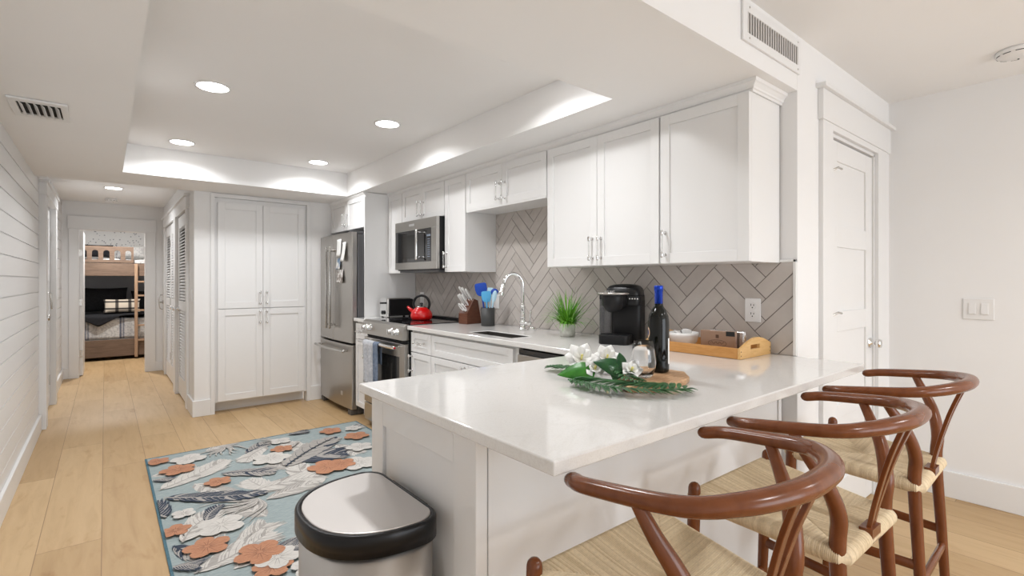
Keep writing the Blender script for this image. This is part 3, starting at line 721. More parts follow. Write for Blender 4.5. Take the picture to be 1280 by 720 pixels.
d = bulged(FY0, FY1, 0.055, 0.655).build('freezer_drawer', M['steel'], r, 0.006)
mb = MB(); xx = FX-0.075; mb.tube(crv([(xx+0.01, 4.58, 0.598), (xx-0.008, 4.965, 0.598), (xx+0.01, 5.37, 0.598)]), 0.0125, 14)
for y in (4.62, 5.33): mb.tube([(FX-0.004, y, 0.598), (xx+0.005, y, 0.598)], 0.010, 12)
hd = mb.build('handle', M['handle'], d)
for y in (4.578, 5.372): MB().lathe([(0.0075, -0.001), (0.0075, 0.004)], (0, 0, 0), 16, 'y').build('end_badge', M['red_badge'], d).location = Vector((xx+0.01, y+(-0.018 if y < 5 else 0.014), 0.598))-wloc(d)
mb = MB(); mb.box((FX-0.016, 4.73, 0.16), (FX-0.010, 4.80, 0.20)); mb.build('badge', M['logo'], d, 0.002)
mb = MB(); mb.box((FX+0.0, FY0+0.02, 0), (FX+0.10, FY0+0.10, 0.05)); mb.box((FX+0.0, FY1-0.10, 0), (FX+0.10, FY1-0.02, 0.05)); mb.box((FX+0.06, FY0+0.01, 0.006), (2.36, FY1-0.01, 0.05)); mb.build('base_grille', M['rubber'], r, 0.004)
MB().box((FX+0.0, FY0+0.005, 1.698), (FX+0.12, FY0+0.07, 1.722)).build('hinge_cover', M['greydark'], r, 0.004)
# papers held on the refrigerator
def sheet(name, y0, y1, z0, z1, mat, label, cat, curl=0.01, tilt=0):
    def fn(i, j):
        t, s_ = i/8, j/8; y = lerp(y1, y0, t); z = lerp(z0, z1, s_); x = FX-0.0225-curl*(1-s_)**2
        return (x, y+tilt*(1-s_), z)
    o = MB().grid(fn, 9, 9).build(name, mat, None); m_ = o.modifiers.new('solid', 'SOLIDIFY'); m_.thickness = 0.0008
    return tag(o, label, cat)
sheet('note', 4.745, 4.855, 1.49, 1.655, M['paper'], 'blank white note at the top of the refrigerator door', 'note')
sheet('note', 4.625, 4.705, 1.44, 1.62, M['paper'], 'tilted white card at the right of the refrigerator door', 'note', 0.016, 0.03)
ph = noisy('photo_print', (0.15, 0.24, 0.36), (0.72, 0.70, 0.66), 22, 0.4, lo=0.4, hi=0.6)
sheet('photo', 4.765, 4.87, 1.365, 1.48, ph, 'blue toned photo hanging under the white note on the refrigerator', 'photo')
ph2 = noisy('photo_print_warm', (0.20, 0.16, 0.14), (0.78, 0.76, 0.74), 30, 0.4, lo=0.4, hi=0.6)
sheet('photo', 4.70, 4.86, 1.235, 1.36, ph2, 'lowest patterned photo on the refrigerator door', 'photo')

# ------------------------------------------------------------------ range
RY0, RY1 = 3.458, 4.218
r = thing('kitchen_range', (2.1, 3.84, 0), 'stainless steel slide-in range with black glass cooktop', 'range')
MB().box((1.80, RY0, 0.05), (XW-0.02, RY1, 0.905)).build('body', M['blackplastic'], r)
ck = MB().box((1.785, RY0-0.0, 0.906), (XW-0.03, RY1+0.0, 0.920)).build('cooktop', M['blackgloss'], r, 0.002)
mb = MB(); mb.box((XW-0.075, RY0, 0.9205), (XW-0.022, RY1, 0.935)); mb.build('rear_vent', M['blackplastic'], r, 0.003)
for cy, cx, rr in ((3.66, 1.94, 0.085), (4.02, 1.94, 0.075), (3.66, 2.20, 0.07), (4.02, 2.20, 0.10)):
    MB().lathe([(rr, 0.9201), (rr, 0.9204), (rr-0.003, 0.9204), (rr-0.003, 0.9201)], (cx, cy, 0), 40, caps=False).build('burner_ring', M['greydark'], r)
# sloped control panel
mb = MB(); mb.prism([(1.775, 0.921), (1.752, 0.905), (1.742, 0.800), (1.80, 0.800), (1.80, 0.921)], RY0, RY1, 'y'); cp = mb.build('control_panel', M['steelh'], r, 0.003)
for y in (3.545, 3.635, 4.045, 4.130):
    mb = MB(); mb.lathe([(0.027, 1.750), (0.027, 1.742), (0.021, 1.738), (0.019, 1.712), (0.016, 1.706), (0.001, 1.706)], (0, y, 0.858), 20, 'x'); mb.box((1.700, y-0.005, 0.838), (1.712, y+0.005, 0.878)); mb.build('knob', M['chrome'], cp)
MB().box((1.790, RY0+0.004, 0.776), (1.80, RY1-0.004, 0.799)).build('vent_slot', M['dark'], r)
T = TR((1.762, RY1-0.004, 0.21), '-x'); wD = RY1-RY0-0.008; mb = MB(T)
mb.box((0, 0, 0), (0.085, 0.04, 0.560)); mb.box((wD-0.085, 0, 0), (wD, 0.04, 0.560)); mb.box((0.085, 0, 0.455), (wD-0.085, 0.04, 0.560)); mb.box((0.085, 0, 0), (wD-0.085, 0.04, 0.10))
od = mb.build('oven_door', M['steelh'], r, 0.003)
MB(T).box((0.085, 0.004, 0.10), (wD-0.085, 0.03, 0.455)).build('oven_window', M['ovenglass'], od)
HX, HZ = 1.700, 0.745
mb = MB(); mb.tube([(HX, RY0+0.055, HZ), (HX, RY1-0.035, HZ)], 0.0145, 16)
for y in (RY0+0.09, RY1-0.07): mb.tube([(1.763, y, HZ), (HX, y, HZ)], 0.010, 12)
mb.build('handle', M['chrome'], od)
MB().lathe([(0.0085, RY0+0.0385), (0.0085, RY0+0.0435)], (HX, 0, HZ), 20, 'y').build('end_badge', M['red_badge'], od)
MB(T).box((0, 0, -0.155), (wD, 0.04, -0.008)).build('warming_drawer', M['steelh'], r, 0.003)
# towel over the handle
def towel(name, y0, y1, drop_f, drop_b, mat, label, out=0.0):
    path = []
    rr = 0.019+out
    for i in range(14): path.append((HX-rr, HZ-drop_f*(1-i/14)))
    for i in range(9):
        a = PI-PI*i/8; path.append((HX+rr*math.cos(a), HZ+rr*math.sin(a)))
    for i in range(1, 12): path.append((HX+rr, HZ-drop_b*i/11))
    n = 18
    def fn(i, j):
        t = i/(n-1); x, z = path[j]; k = abs(z-HZ); w_ = 1-0.06*min(k/0.3, 1)
        y = lerp(y0, y1, 0.5+(t-0.5)*w_); s_ = 0.007*math.sin(t*13+k*6)*min(k/0.08, 1)*(1 if j < 15 else 0.5)
        return (x+(s_-0.003 if j < 15 else abs(s_)*0.3), y, z)
    o = MB().grid(fn, n, len(path)).build(name, mat, None); m_ = o.modifiers.new('solid', 'SOLIDIFY'); m_.thickness = 0.003; m_.offset = 1
    return tag(o, label, 'towel')
towel('dish_towel', 3.855, 4.055, 0.34, 0.20, M['towel'], 'pale grey dish towel draped over the oven handle')
towel('dish_towel', 3.765, 3.850, 0.30, 0.16, M['towelblue'], 'dark blue-grey dish towel hanging right of the pale one')

# ------------------------------------------------------------------ microwave
r = thing('microwave', (2.24, 3.85, 1.345), 'over-the-range stainless steel microwave with black glass door', 'microwave')
MX, MY0, MY1, MZ0, MZ1 = 2.055, 3.482, 4.218, 1.345, 1.778
MB().box((MX+0.03, MY0+0.002, MZ0), (XW-0.001, MY1-0.002, MZ1)).build('body', M['blackplastic'], r)
T = TR((MX, MY1-0.001, MZ0+0.008), '-x'); wM = MY1-MY0-0.002; hM = MZ1-MZ0-0.010; mb = MB(T)
mb.box((0, 0, hM-0.085), (wM, 0.029, hM)); mb.box((0, 0, 0), (wM, 0.029, 0.062)); mb.box((wM-0.085, 0, 0.062), (wM, 0.029, hM-0.085)); mb.box((0, 0, 0.062), (0.006, 0.029, hM-0.085))
dm = mb.build('door', M['steelh'], r, 0.002)
MB(T).box((0.006, 0.003, 0.062), (wM-0.085, 0.026, hM-0.085)).build('door_glass', M['blackgloss'], dm)
MB(T).box((0.11, 0.001, 0.095), (0.40, 0.004, hM-0.125)).build('viewing_window', M['ovenglass'], dm)
mb = MB(T); mb.tube([(0.475, -0.040, 0.085), (0.475, -0.040, hM-0.10)], 0.011, 14)
for z in (0.10, hM-0.115): mb.tube([(0.475, 0.002, z), (0.475, -0.040, z)], 0.008, 12)
mb.build('handle', M['chrome'], dm)
mb = MB(T)
for k in range(9): mb.box((0.585, 0.0015, 0.10+k*0.018), (0.625, 0.003, 0.106+k*0.018))
mb.box((0.575, 0.0015, 0.27), (0.635, 0.003, 0.285)); mb.build('keypad', pmat('keypad_print', (0.22, 0.27, 0.35), 0.4), dm)
MB(T).box((0.27, -0.002, hM-0.05), (0.36, 0.001, hM-0.030)).build('badge', M['logo'], dm, 0.002)
mb = MB(); mb.box((MX+0.035, MY0+0.03, MZ0-0.018), (XW-0.03, MY1-0.03, MZ0)); mb.build('vent_grille', M['greydark'], r)

# ------------------------------------------------------------------ counter things
# toaster
r = thing('toaster', (2.12, 4.345, CT), 'stainless steel toaster with black sides by the refrigerator panel', 'toaster')
mb = MB(TR((2.00, 4.43, CT+0.008), '-x')); mb.box((0, 0.012, 0.008), (0.17, 0.27, 0.165)); mb.build('body', M['blackplastic'], r, 0.015, )
mb = MB(TR((2.00, 4.43, CT+0.008), '-x')); mb.box((0, 0, 0), (0.17, 0.02, 0.175)); fp = mb.build('front_plate', M['chrome'], r, 0.012)
mb = MB(TR((2.00, 4.43, CT+0.008), '-x')); mb.box((0.03, 0.03, 0.162), (0.14, 0.25, 0.172)); mb.build('top_plate', M['steel'], r, 0.004)
mb = MB(TR((2.00, 4.43, CT+0.008), '-x')); mb.box((0.065, -0.028, 0.12), (0.105, 0.0, 0.135)); mb.build('lever', M['softblack'], fp, 0.004)
mb = MB(TR((2.00, 4.43, CT+0.008), '-x')); mb.lathe([(0.018, 0.0), (0.018, -0.016), (0.001, -0.018)], (0.085, 0, 0.04), 18, 'y'); mb.build('dial', M['softblack'], fp)
mb = MB()
for x in (2.02, 2.24):
    for y in (4.285, 4.405): mb.lathe([(0.012, CT+0.0005), (0.012, CT+0.017)], (x, y, 0), 12)
mb.build('feet', M['softblack'], r)
# kettle on the cooktop
KX, KY, KZ = 2.115, 3.835, 0.921
r = thing('tea_kettle', (KX, KY, KZ), 'shiny red tea kettle with black loop handle on the cooktop', 'kettle')
mb = MB(); mb.lathe([(0.070, KZ), (0.086, KZ+0.004), (0.094, KZ+0.022), (0.094, KZ+0.045), (0.084, KZ+0.072), (0.062, KZ+0.096), (0.045, KZ+0.106), (0.045, KZ+0.108)], (KX, KY, 0), 48)
mb.tube([(KX-0.045, KY+0.048, KZ+0.060), (KX-0.072, KY+0.080, KZ+0.092), (KX-0.080, KY+0.088, KZ+0.105)], [0.022, 0.014, 0.012], 16); mb.build('body', M['red'], r)
lid = MB().lathe([(0.046, KZ+0.107), (0.044, KZ+0.112), (0.020, KZ+0.120), (0.001, KZ+0.121)], (KX, KY, 0), 36).build('lid', M['chrome'], r)
MB().lathe([(0.008, KZ+0.120), (0.008, KZ+0.130), (0.014, KZ+0.134), (0.012, KZ+0.144), (0.001, KZ+0.146)], (KX, KY, 0), 20).build('lid_knob', M['blackplastic'], lid)
dv = Vector((-0.63, 0.776, 0)).normalized(); pts = []
for i in range(25):
    a = math.radians(-32+244*i/24); p = Vector((KX, KY, KZ+0.135))+dv*(0.072*math.cos(a))+Vector((0, 0, 0.072*math.sin(a))); pts.append(p)
MB().tube(pts, 0.0105, 12).build('handle', M['blackplastic'], r)
# knife block
KBX, KBY = 2.262, 3.315
r = thing('knife_block', (KBX, KBY, CT), 'dark wooden knife block full of white-handled knives', 'knife block')
T = Matrix.Translation((KBX, KBY, CT)) @ Matrix.Rotation(math.radians(188), 4, 'Z')
# local x forward (lean), z up
mb = MB(T); mb.prism([(-0.085, 0.0), (0.075, 0.0), (0.075, 0.085), (0.0, 0.20), (-0.045, 0.185)][::-1], -0.05, 0.05, 'y'); bk = mb.build('block', M['block'], r, 0.004)
dr = Vector((0.62, 0, 0.78)).normalized()
def knife(base, L, wd, nm='knife'):
    mb = MB(T); b = Vector(base); mb.tube([b, b+dr*L*0.5, b+dr*L], [wd*0.85, wd, wd*1.1], 10, flat=0.55, up=(0, 1, 0)); mb.m = 1; mb.tube([b-dr*0.012, b+dr*0.008], wd*0.9, 8, 'flat', flat=0.6, up=(0, 1, 0))
    return mb.build('knife', [M['whiteplastic'], M['chrome']], r)
for bx, by, bz, L in ((0.005, 0.030, 0.190, 0.105), (0.005, -0.002, 0.190, 0.12), (0.004, -0.032, 0.190, 0.125), (0.033, 0.018, 0.150, 0.10), (0.033, -0.010, 0.150, 0.105), (0.033, -0.034, 0.150, 0.095)):
    knife((bx, by, bz), L, 0.0085)
mb = MB(T)
for s_ in (-1, 1):
    c = Vector((0.095, 0.018*s_+0.02, 0.135)); pts = [c+Vector((0.030*math.sin(a)*0.75, 0.013*math.cos(a), 0.030*math.sin(a)*0.9)) for a in [2*PI*k/20 for k in range(21)]]
    mb.tube(pts, 0.0045, 8, 'flat')
mb.tube([(0.062, 0.02, 0.105), (0.080, 0.02, 0.118)], 0.008, 8); mb.build('scissors', M['whiteplastic'], r)
# utensil crock
CX, CY = 2.25, 3.055
r = thing('utensil_crock', (CX, CY, CT), 'charcoal cylinder crock holding blue kitchen utensils', 'crock')
MB().lathe([(0.050, CT+0.0005), (0.052, CT+0.004), (0.052, CT+0.138), (0.047, CT+0.138), (0.047, CT+0.02), (0.001, CT+0.018)], (CX, CY, 0), 40).build('crock', M['crock'], r)
Rv = Vector((0.776, -0.631, 0)); Fv = Vector((0.631, 0.776, 0)); Uv = Vector((0, 0, 1))
def utensil(name, off, top, head, mat, label, hw, hh, cat, thick=0.006):
    """off: foot offset right; top: head-centre offset (right, depth) and height"""
    b = Vector((CX, CY, CT+0.03))+Rv*off[0]+Fv*off[1]; c = Vector((CX, CY, CT))+Rv*top[0]+Fv*top[1]+Uv*top[2]
    ax = (c-b).normalized(); side = ax.cross(Fv).normalized(); nrm = side.cross(ax).normalized()
    mb = MB(); mb.tube([b, c-ax*hh*0.4], 0.006, 10)
    n = 28; ring = []
    for k in range(n):
        a = 2*PI*k/n; ca, sa = math.cos(a), math.sin(a); e = {'sq': 0.35, 'rd': 1.0}[head]
        x = hw*math.copysign(abs(ca)**e, ca); y = hh*math.copysign(abs(sa)**e, sa)
        if y < 0 and head == 'sq': x *= 1-0.45*(-y/hh)**2
        ring.append((x, y))
    vs = []; fs = []
    for s_, sc in ((-1, 0.93), (-0.5, 1), (0.5, 1), (1, 0.93)):
        for x, y in ring: vs.append(c+side*(x*sc)+ax*(y*sc)+nrm*(s_*thick*0.5))
    for j in range(3):
        for k in range(n): fs.append((j*n+k, j*n+(k+1) % n, (j+1)*n+(k+1) % n, (j+1)*n+k))
    fs.append(list(range(n))[::-1]); fs.append([3*n+k for k in range(n)])
    mb.add(vs, fs, True); o = mb.build(name, mat, None, origin=b); return tag(o, label, cat)
utensil('spatula', (-0.015, 0.01), (-0.052, 0.018, 0.275), 'sq', M['blue'], 'tall royal blue square spatula in the crock', 0.046, 0.050, 'spatula')
utensil('spatula', (0.0, -0.012), (-0.010, -0.030, 0.222), 'sq', M['skyblue'], 'sky blue slotted turner at the front of the crock', 0.037, 0.042, 'spatula')
utensil('spoon', (0.012, -0.015), (0.050, -0.024, 0.225), 'rd', M['paleblue'], 'pale blue oval spoon leaning right in the crock', 0.019, 0.045, 'spoon', 0.010)
utensil('spatula', (0.010, 0.015), (0.018, 0.015, 0.262), 'sq', M['paleblue'], 'pale blue scraper between the blue utensils', 0.023, 0.028, 'spatula')
utensil('ladle', (0.02, 0.02), (0.050, 0.020, 0.255), 'rd', M['blue'], 'dark blue ladle at the back right of the crock', 0.030, 0.028, 'ladle', 0.02)
# faucet
FXc, FYc = 2.268, 2.665
r = thing('kitchen_faucet', (FXc, FYc, CT), 'tall chrome gooseneck faucet with pull-down spray', 'faucet')
mb = MB(); mb.lathe([(0.030, CT+0.0005), (0.030, CT+0.006), (0.023, CT+0.012), (0.023, CT+0.05), (0.026, CT+0.055), (0.021, CT+0.062), (0.017, CT+0.075), (0.023, CT+0.085), (0.017, CT+0.095), (0.016, CT+0.15), (0.022, CT+0.158), (0.015, CT+0.168), (0.014, CT+0.19)], (FXc, FYc, 0), 28)
dr2 = Vector((-0.93, 0.36, 0)).normalized(); c0 = Vector((FXc, FYc, CT+0.305)); R_ = 0.070; pts = [(FXc, FYc, CT+0.17)]
for i in range(17):
    a = PI*i/16*0.92; pts.append(c0+dr2*(R_-R_*math.cos(a))+Uv*(R_*math.sin(a)*1.2))
mb.tube(pts, 0.0125, 14); mb.build('body', M['chrome'], r)
e1 = Vector(pts[-1]); e0 = Vector(pts[-2]); t = (e1-e0).normalized()
mb = MB(); mb.tube([e1, e1+t*0.02, e1+t*0.06, e1+t*0.085, e1+t*0.09], [0.013, 0.018, 0.019, 0.026, 0.024], 18, 'flat'); mb.build('spray_head', M['chrome'], r)
mb = MB(); sd = Vector((0.35, -0.94, 0)).normalized(); c = Vector((FXc, FYc, CT+0.045)); mb.tube([c, c+sd*0.055], 0.015, 16); mb.tube([c+sd*0.05, c+sd*0.055+Uv*0.03, c+sd*0.062+Uv*0.085], [0.008, 0.006, 0.009], 12); mb.build('lever', M['chrome'], r)
mb = MB(); q = Vector((FXc, FYc, 0))+sd*0.075; mb.lathe([(0.026, CT+0.0005), (0.028, CT+0.01), (0.024, CT+0.022), (0.001, CT+0.026)], (q.x, q.y, 0), 24); o = mb.build('soap_dispenser_base', M['chrome'], r)
# potted grass
GX, GY = 2.205, 2.170
r = thing('potted_plant', (GX, GY, CT), 'bushy green artificial grass in a small white cement pot', 'plant')
MB().lathe([(0.043, CT+0.0005), (0.047, CT+0.006), (0.049, CT+0.078), (0.044, CT+0.080), (0.043, CT+0.060), (0.001, CT+0.060)], (GX, GY, 0), 32).build('pot', M['concrete'], r)
rg = random.Random(3); mb = MB()
for k in range(230):
    a = rg.uniform(0, 2*PI); lean = rg.uniform(0.05, 1.35)**0.85; L = rg.uniform(0.13, 0.255)*(1.0-0.10*lean); d0 = Vector((math.cos(a), math.sin(a), 0)); sdv = Vector((-math.sin(a), math.cos(a), 0))
    b = Vector((GX, GY, CT+0.062))+d0*rg.uniform(0, 0.034); wd = rg.uniform(0.0028, 0.0050); pts = []; p = b.copy(); ang = lean*0.75
    mb.m = 0 if rg.random() < 0.6 else 1
    for s_ in range(7):
        pts.append(p.copy()); p = p+(d0*math.sin(ang)+Uv*math.cos(ang))*(L/6); ang += lean*rg.uniform(0.10, 0.30)
    if max(q_.x for q_ in pts) > XW-0.006: 
        sc_ = (XW-0.006-b.x)/(max(q_.x for q_ in pts)-b.x); pts = [Vector((b.x+(q_.x-b.x)*max(sc_, 0.05) if q_.x > b.x else q_.x, q_.y, q_.z)) for q_ in pts]
    vs = []
    for i, q_ in enumerate(pts):
        w_ = wd*(1-(i/6)**2*0.92); vs += [q_-sdv*w_, q_+d0*0.0008, q_+sdv*w_]
    fs = []
    for i in range(6): fs += [(3*i, 3*i+1, 3*i+4, 3*i+3), (3*i+1, 3*i+2, 3*i+5, 3*i+4)]
    mb.add(vs, fs, True)
fo = mb.build('foliage', [M['greenA'], M['greenB']], r)
# coffee maker
QX, QY = 2.215, 1.755
r = thing('coffee_maker', (QX, QY, CT), 'black single-cup coffee maker under the double wall cabinet', 'coffee maker')
ang = math.radians(24)
T = Matrix.Translation((QX, QY, CT+0.0005)) @ Matrix.Rotation(-PI/2+ang, 4, 'Z')
# local: x right (width), y into (front at -0.13), z up
def rbox(mb, x0, x1, y0, y1, z0, z1, rad=0.03, n=6, top=None):
    pts = []
    for cx, cy, a0 in ((x1-rad, y1-rad, 0), (x0+rad, y1-rad, 90), (x0+rad, y0+rad, 180), (x1-rad, y0+rad, 270)):
        for k in range(n+1):
            a = math.radians(a0+90*k/n); pts.append((cx+rad*math.cos(a), cy+rad*math.sin(a)))
    return mb.prism(pts, z0, z1, 'z', True)
mb = MB(T); rbox(mb, -0.068, 0.098, 0.0, 0.135, 0.0, 0.235, 0.025); 
rbox(mb, -0.10, 0.098, -0.02, 0.135, 0.205, 0.262, 0.035); mb.build('body', M['softblack'], r, 0.004)
mb = MB(T); vs = []
prof_ = [(0.262, 1.0), (0.280, 0.985), (0.298, 0.93), (0.312, 0.80), (0.320, 0.55), (0.323, 0.2)]
def dome(i, j):
    z, s_ = prof_[j]; a = 2*PI*i/40; ca, sa = math.cos(a), math.sin(a); e = 0.45
    return (-0.001+0.099*s_*math.copysign(abs(ca)**e, ca), 0.055+0.080*s_*math.copysign(abs(sa)**e, sa), z)
mb.grid(dome, 40, 6, True, True); mb.add([dome(i, 5) for i in range(40)], [list(range(40))]); mb.build('lid', M['blackplastic'], r)
mb = MB(T); mb.tube([(-0.03, -0.085, 0.262), (-0.03, -0.085, 0.220), (-0.03, -0.07, 0.190)], [0.062, 0.060, 0.046], 28, 'flat'); mb.box((-0.085, -0.09, 0.205), (0.03, 0.0, 0.262)); mb.build('brew_head', M['softblack'], r, 0.003)
mb = MB(T); pts = []
for i in range(13):
    a = math.radians(200+140*i/12); pts.append((-0.03+0.083*math.cos(a), -0.065+0.080*math.sin(a), 0.272))
mb.tube(pts, 0.011, 10, flat=0.6, up=(0, 0, 1)); mb.build('handle', M['nickel'], r)
mb = MB(T); rbox(mb, -0.105, 0.060, -0.125, 0.0, 0.0, 0.050, 0.03); mb.build('drip_tray', M['softblack'], r, 0.003)
mb = MB(T); rbox(mb, -0.135, -0.072, 0.0, 0.13, 0.02, 0.238, 0.015); mb.build('water_tank', M['thinglass'], r, 0.002)
mb = MB(T); rbox(mb, -0.136, -0.070, 0.0, 0.13, 0.0, 0.020, 0.015); rbox(mb, -0.136, -0.07, 0.0, 0.13, 0.238, 0.262, 0.015); mb.build('tank_base', M['softblack'], r)
text('logo', 'KEURIG', 0.016, T @ Matrix.Translation((-0.03, -0.150, 0.282)), M['logo'], r)
mb = MB(T)
for k in range(4): mb.lathe([(0.004, -0.0005), (0.004, 0.001)], (0.045+0.014*k, -0.025, 0.243), 10, 'y')
mb.build('indicator_lights', M['logo'], r)

# wooden board, bottle, glass
r0 = []
bp = [(1.225, 0.955), (1.300, 0.895), (1.468, 0.905), (1.520, 0.925), (1.590, 0.985), (1.585, 1.075), (1.475, 1.125), (1.330, 1.080)]
mb = MB().prism(bp, CT+0.0008, CT+0.0198, 'z'); bo = mb.build('serving_board', M['board'], None, 0.004, origin=(1.4, 1.0, CT)); tag(bo, 'angular acacia wood serving board under the wine bottle', 'board')
mb = MB()
BT = CT+0.0205
BX, BY = 1.515, 1.042
r = thing('wine_bottle', (BX, BY, BT), 'dark wine bottle with blue foil cap on the wooden board', 'wine bottle')
MB().lathe([(0.029, BT), (0.0350, BT+0.004), (0.0355, BT+0.012), (0.0358, BT+0.175), (0.0335, BT+0.197), (0.0245, BT+0.218), (0.0165, BT+0.230), (0.0140, BT+0.243), (0.0138, BT+0.288), (0.001, BT+0.289)], (BX, BY, 0), 48).build('bottle', M['wineglass_dark'], r)
MB().lathe([(0.0146, BT+0.240), (0.0146, BT+0.284), (0.0160, BT+0.285), (0.0160, BT+0.300), (0.0148, BT+0.303), (0.001, BT+0.304)], (BX, BY, 0), 36).build('foil_cap', M['capblue'], r)
def wrap(name, a0, a1, z0, z1, mat, parent, rad=0.0362, oval=False):
    def fn(i, j):
        t = i/16; s_ = j/12; a = lerp(a0, a1, t); z = lerp(z0, z1, s_)
        if oval:
            th = 2*PI*t; rr = s_; a = (a0+a1)/2+(a1-a0)/2*rr*math.cos(th); z = (z0+z1)/2+(z1-z0)/2*rr*math.sin(th)
        return (BX+rad*math.cos(a), BY+rad*math.sin(a), z)
    return MB().grid(fn, 17, 13).build(name, mat, parent)
camdir = math.atan2(-BY, -BX)
wrap('round_label', camdir-1.75, camdir-0.95, BT+0.118, BT+0.158, M['label_tan'], r, 0.0362, True)
wrap('round_label_print', camdir-1.60, camdir-1.12, BT+0.127, BT+0.149, M['label_navy'], r, 0.0365, True)
wrap('neck_print', camdir-1.7, camdir-0.9, BT+0.060, BT+0.095, M['paper'], r, 0.0362)
wrap('side_label', camdir+1.05, camdir+1.9, BT+0.030, BT+0.120, M['paper'], r, 0.0362)
GXx, GYy = 1.392, 1.016
r = MB().lathe([(0.001, BT), (0.024, BT), (0.031, BT+0.008), (0.0405, BT+0.035), (0.0410, BT+0.055), (0.037, BT+0.090), (0.0315, BT+0.120), (0.0300, BT+0.120), (0.0355, BT+0.090), (0.0393, BT+0.055), (0.0388, BT+0.036), (0.029, BT+0.012), (0.001, BT+0.009)], (GXx, GYy, 0), 48).build('stemless_glass', M['glass'], None)
tag(r, 'clear stemless wine glass in front of the bottle', 'wine glass')
# ------------------------------------------------------------------ greenery on the counter
def leaf_mb(mb, base, tip, width, up=0.01, fold=0.25, n=10, curl=0.0, heart=False, sidev=None):
    b, t_ = Vector(base), Vector(tip); ax = t_-b; L = ax.length; d = ax.normalized(); s_ = d.cross(Uv).normalized()
    if sidev: s_ = (Vector(sidev)-d*d.dot(Vector(sidev))).normalized()
    nrm = s_.cross(d)
    vs = []
    for i in range(n+1):
        u_ = i/n; w_ = width*(math.sin(PI*min(u_**0.75 if not heart else u_**0.55, 1.0)))**(0.9)
        c = b+ax*u_+Uv*(up*math.sin(PI*u_)-curl*u_*u_)
        vs += [c-s_*w_+nrm*(w_*fold), c, c+s_*w_+nrm*(w_*fold)]
    fs = []
    for i in range(n): fs += [(3*i, 3*i+1, 3*i+4, 3*i+3), (3*i+1, 3*i+2, 3*i+5, 3*i+4)]
    mb.add(vs, fs, True)
def frond(name, path, label, wl=0.062, nl=22, seed=1, wmul=1.0):
    rg = random.Random(seed); pts = crv(path, 12); mb = MB(); mb.tube(pts, interp([0.0025, 0.002, 0.001], len(pts)), 6); N_ = len(pts)
    for k in range(nl):
        i = int(lerp(2, N_-2, k/(nl-1))); p = pts[i]; t_ = (pts[min(i+1, N_-1)]-pts[i-1]).normalized(); s_ = t_.cross(Uv).normalized(); f = math.sin(PI*(0.12+0.80*k/(nl-1)))**0.6
        for sg in (-1, 1):
            L = wl*f*rg.uniform(0.85, 1.1); d = (t_*0.62+s_*sg*0.80).normalized(); tip = p+d*L+Uv*rg.uniform(-0.002, 0.006)
            lo = CT+(0.0225 if 1.20 < tip.x < 1.62 and 0.87 < tip.y < 1.14 and tip.x+0.9*tip.y > 2.06 else 0.003)
            if tip.z < lo: tip.z = lo+rg.random()*0.002
            leaf_mb(mb, p, tip, 0.0062*wmul, 0.003, 0.3, 6)
    leaf_mb(mb, pts[-2], pts[-1]+(pts[-1]-pts[-4]).normalized()*0.03, 0.004, 0, 0.3, 5)
    o = mb.build(name, M['palm'], None, origin=path[0]); md = o.modifiers.new('solid', 'SOLIDIFY'); md.thickness = 0.0006
    return tag(o, label, 'leaf')
Z = CT+0.006
frond('palm_frond', [(1.188, 1.165, Z+0.008), (1.193, 1.085, Z+0.010), (1.210, 0.990, Z+0.010), (1.268, 0.895, Z+0.010), (1.372, 0.842, Z+0.006)], 'long dark palm frond lying in front of the wooden board', 0.105, 30, 1, 1.15)
frond('palm_frond', [(1.330, 1.240, Z+0.012), (1.322, 1.310, Z+0.012), (1.315, 1.385, Z+0.006)], 'short palm frond tip pointing at the sink, far end of the bouquet', 0.060, 14, 2, 1.2)
frond('palm_frond', [(1.355, 1.100, Z+0.035), (1.325, 1.055, Z+0.036), (1.300, 1.000, Z+0.022), (1.300, 0.955, Z+0.018)], 'dark palm frond rising beside the stemless glass', 0.045, 12, 3, 1.2)
def broad(name, parts, mat, label):
    mb = MB()
    for a in parts: leaf_mb(mb, *a)
    o = mb.build(name, mat, None, origin=parts[0][0]); md = o.modifiers.new('solid', 'SOLIDIFY'); md.thickness = 0.0008; return tag(o, label, 'leaf')
broad('broad_leaf', [((1.275, 1.125, Z+0.026), (1.185, 1.215, Z+0.016), 0.036, 0.006, 0.12, 14, 0, True, Uv*0.8+Fv*0.6)], M['leaf'], 'bright green heart-shaped leaf at the left of the bouquet')
broad('broad_leaf', [((1.330, 1.050, Z+0.030), (1.270, 1.130, Z+0.062), 0.034, 0.006, 0.15, 14, 0, True, Uv*0.75+Fv*0.65), ((1.335, 1.058, Z+0.040), (1.352, 1.085, Z+0.092), 0.017, 0.002, 0.2, 10, 0, False, Rv), ((1.325, 1.065, Z+0.050), (1.285, 1.055, Z+0.006), 0.030, 0.006, 0.15, 12, 0, True, Rv)], M['leafdark'], 'dark green crinkled leaves in the middle of the bouquet')
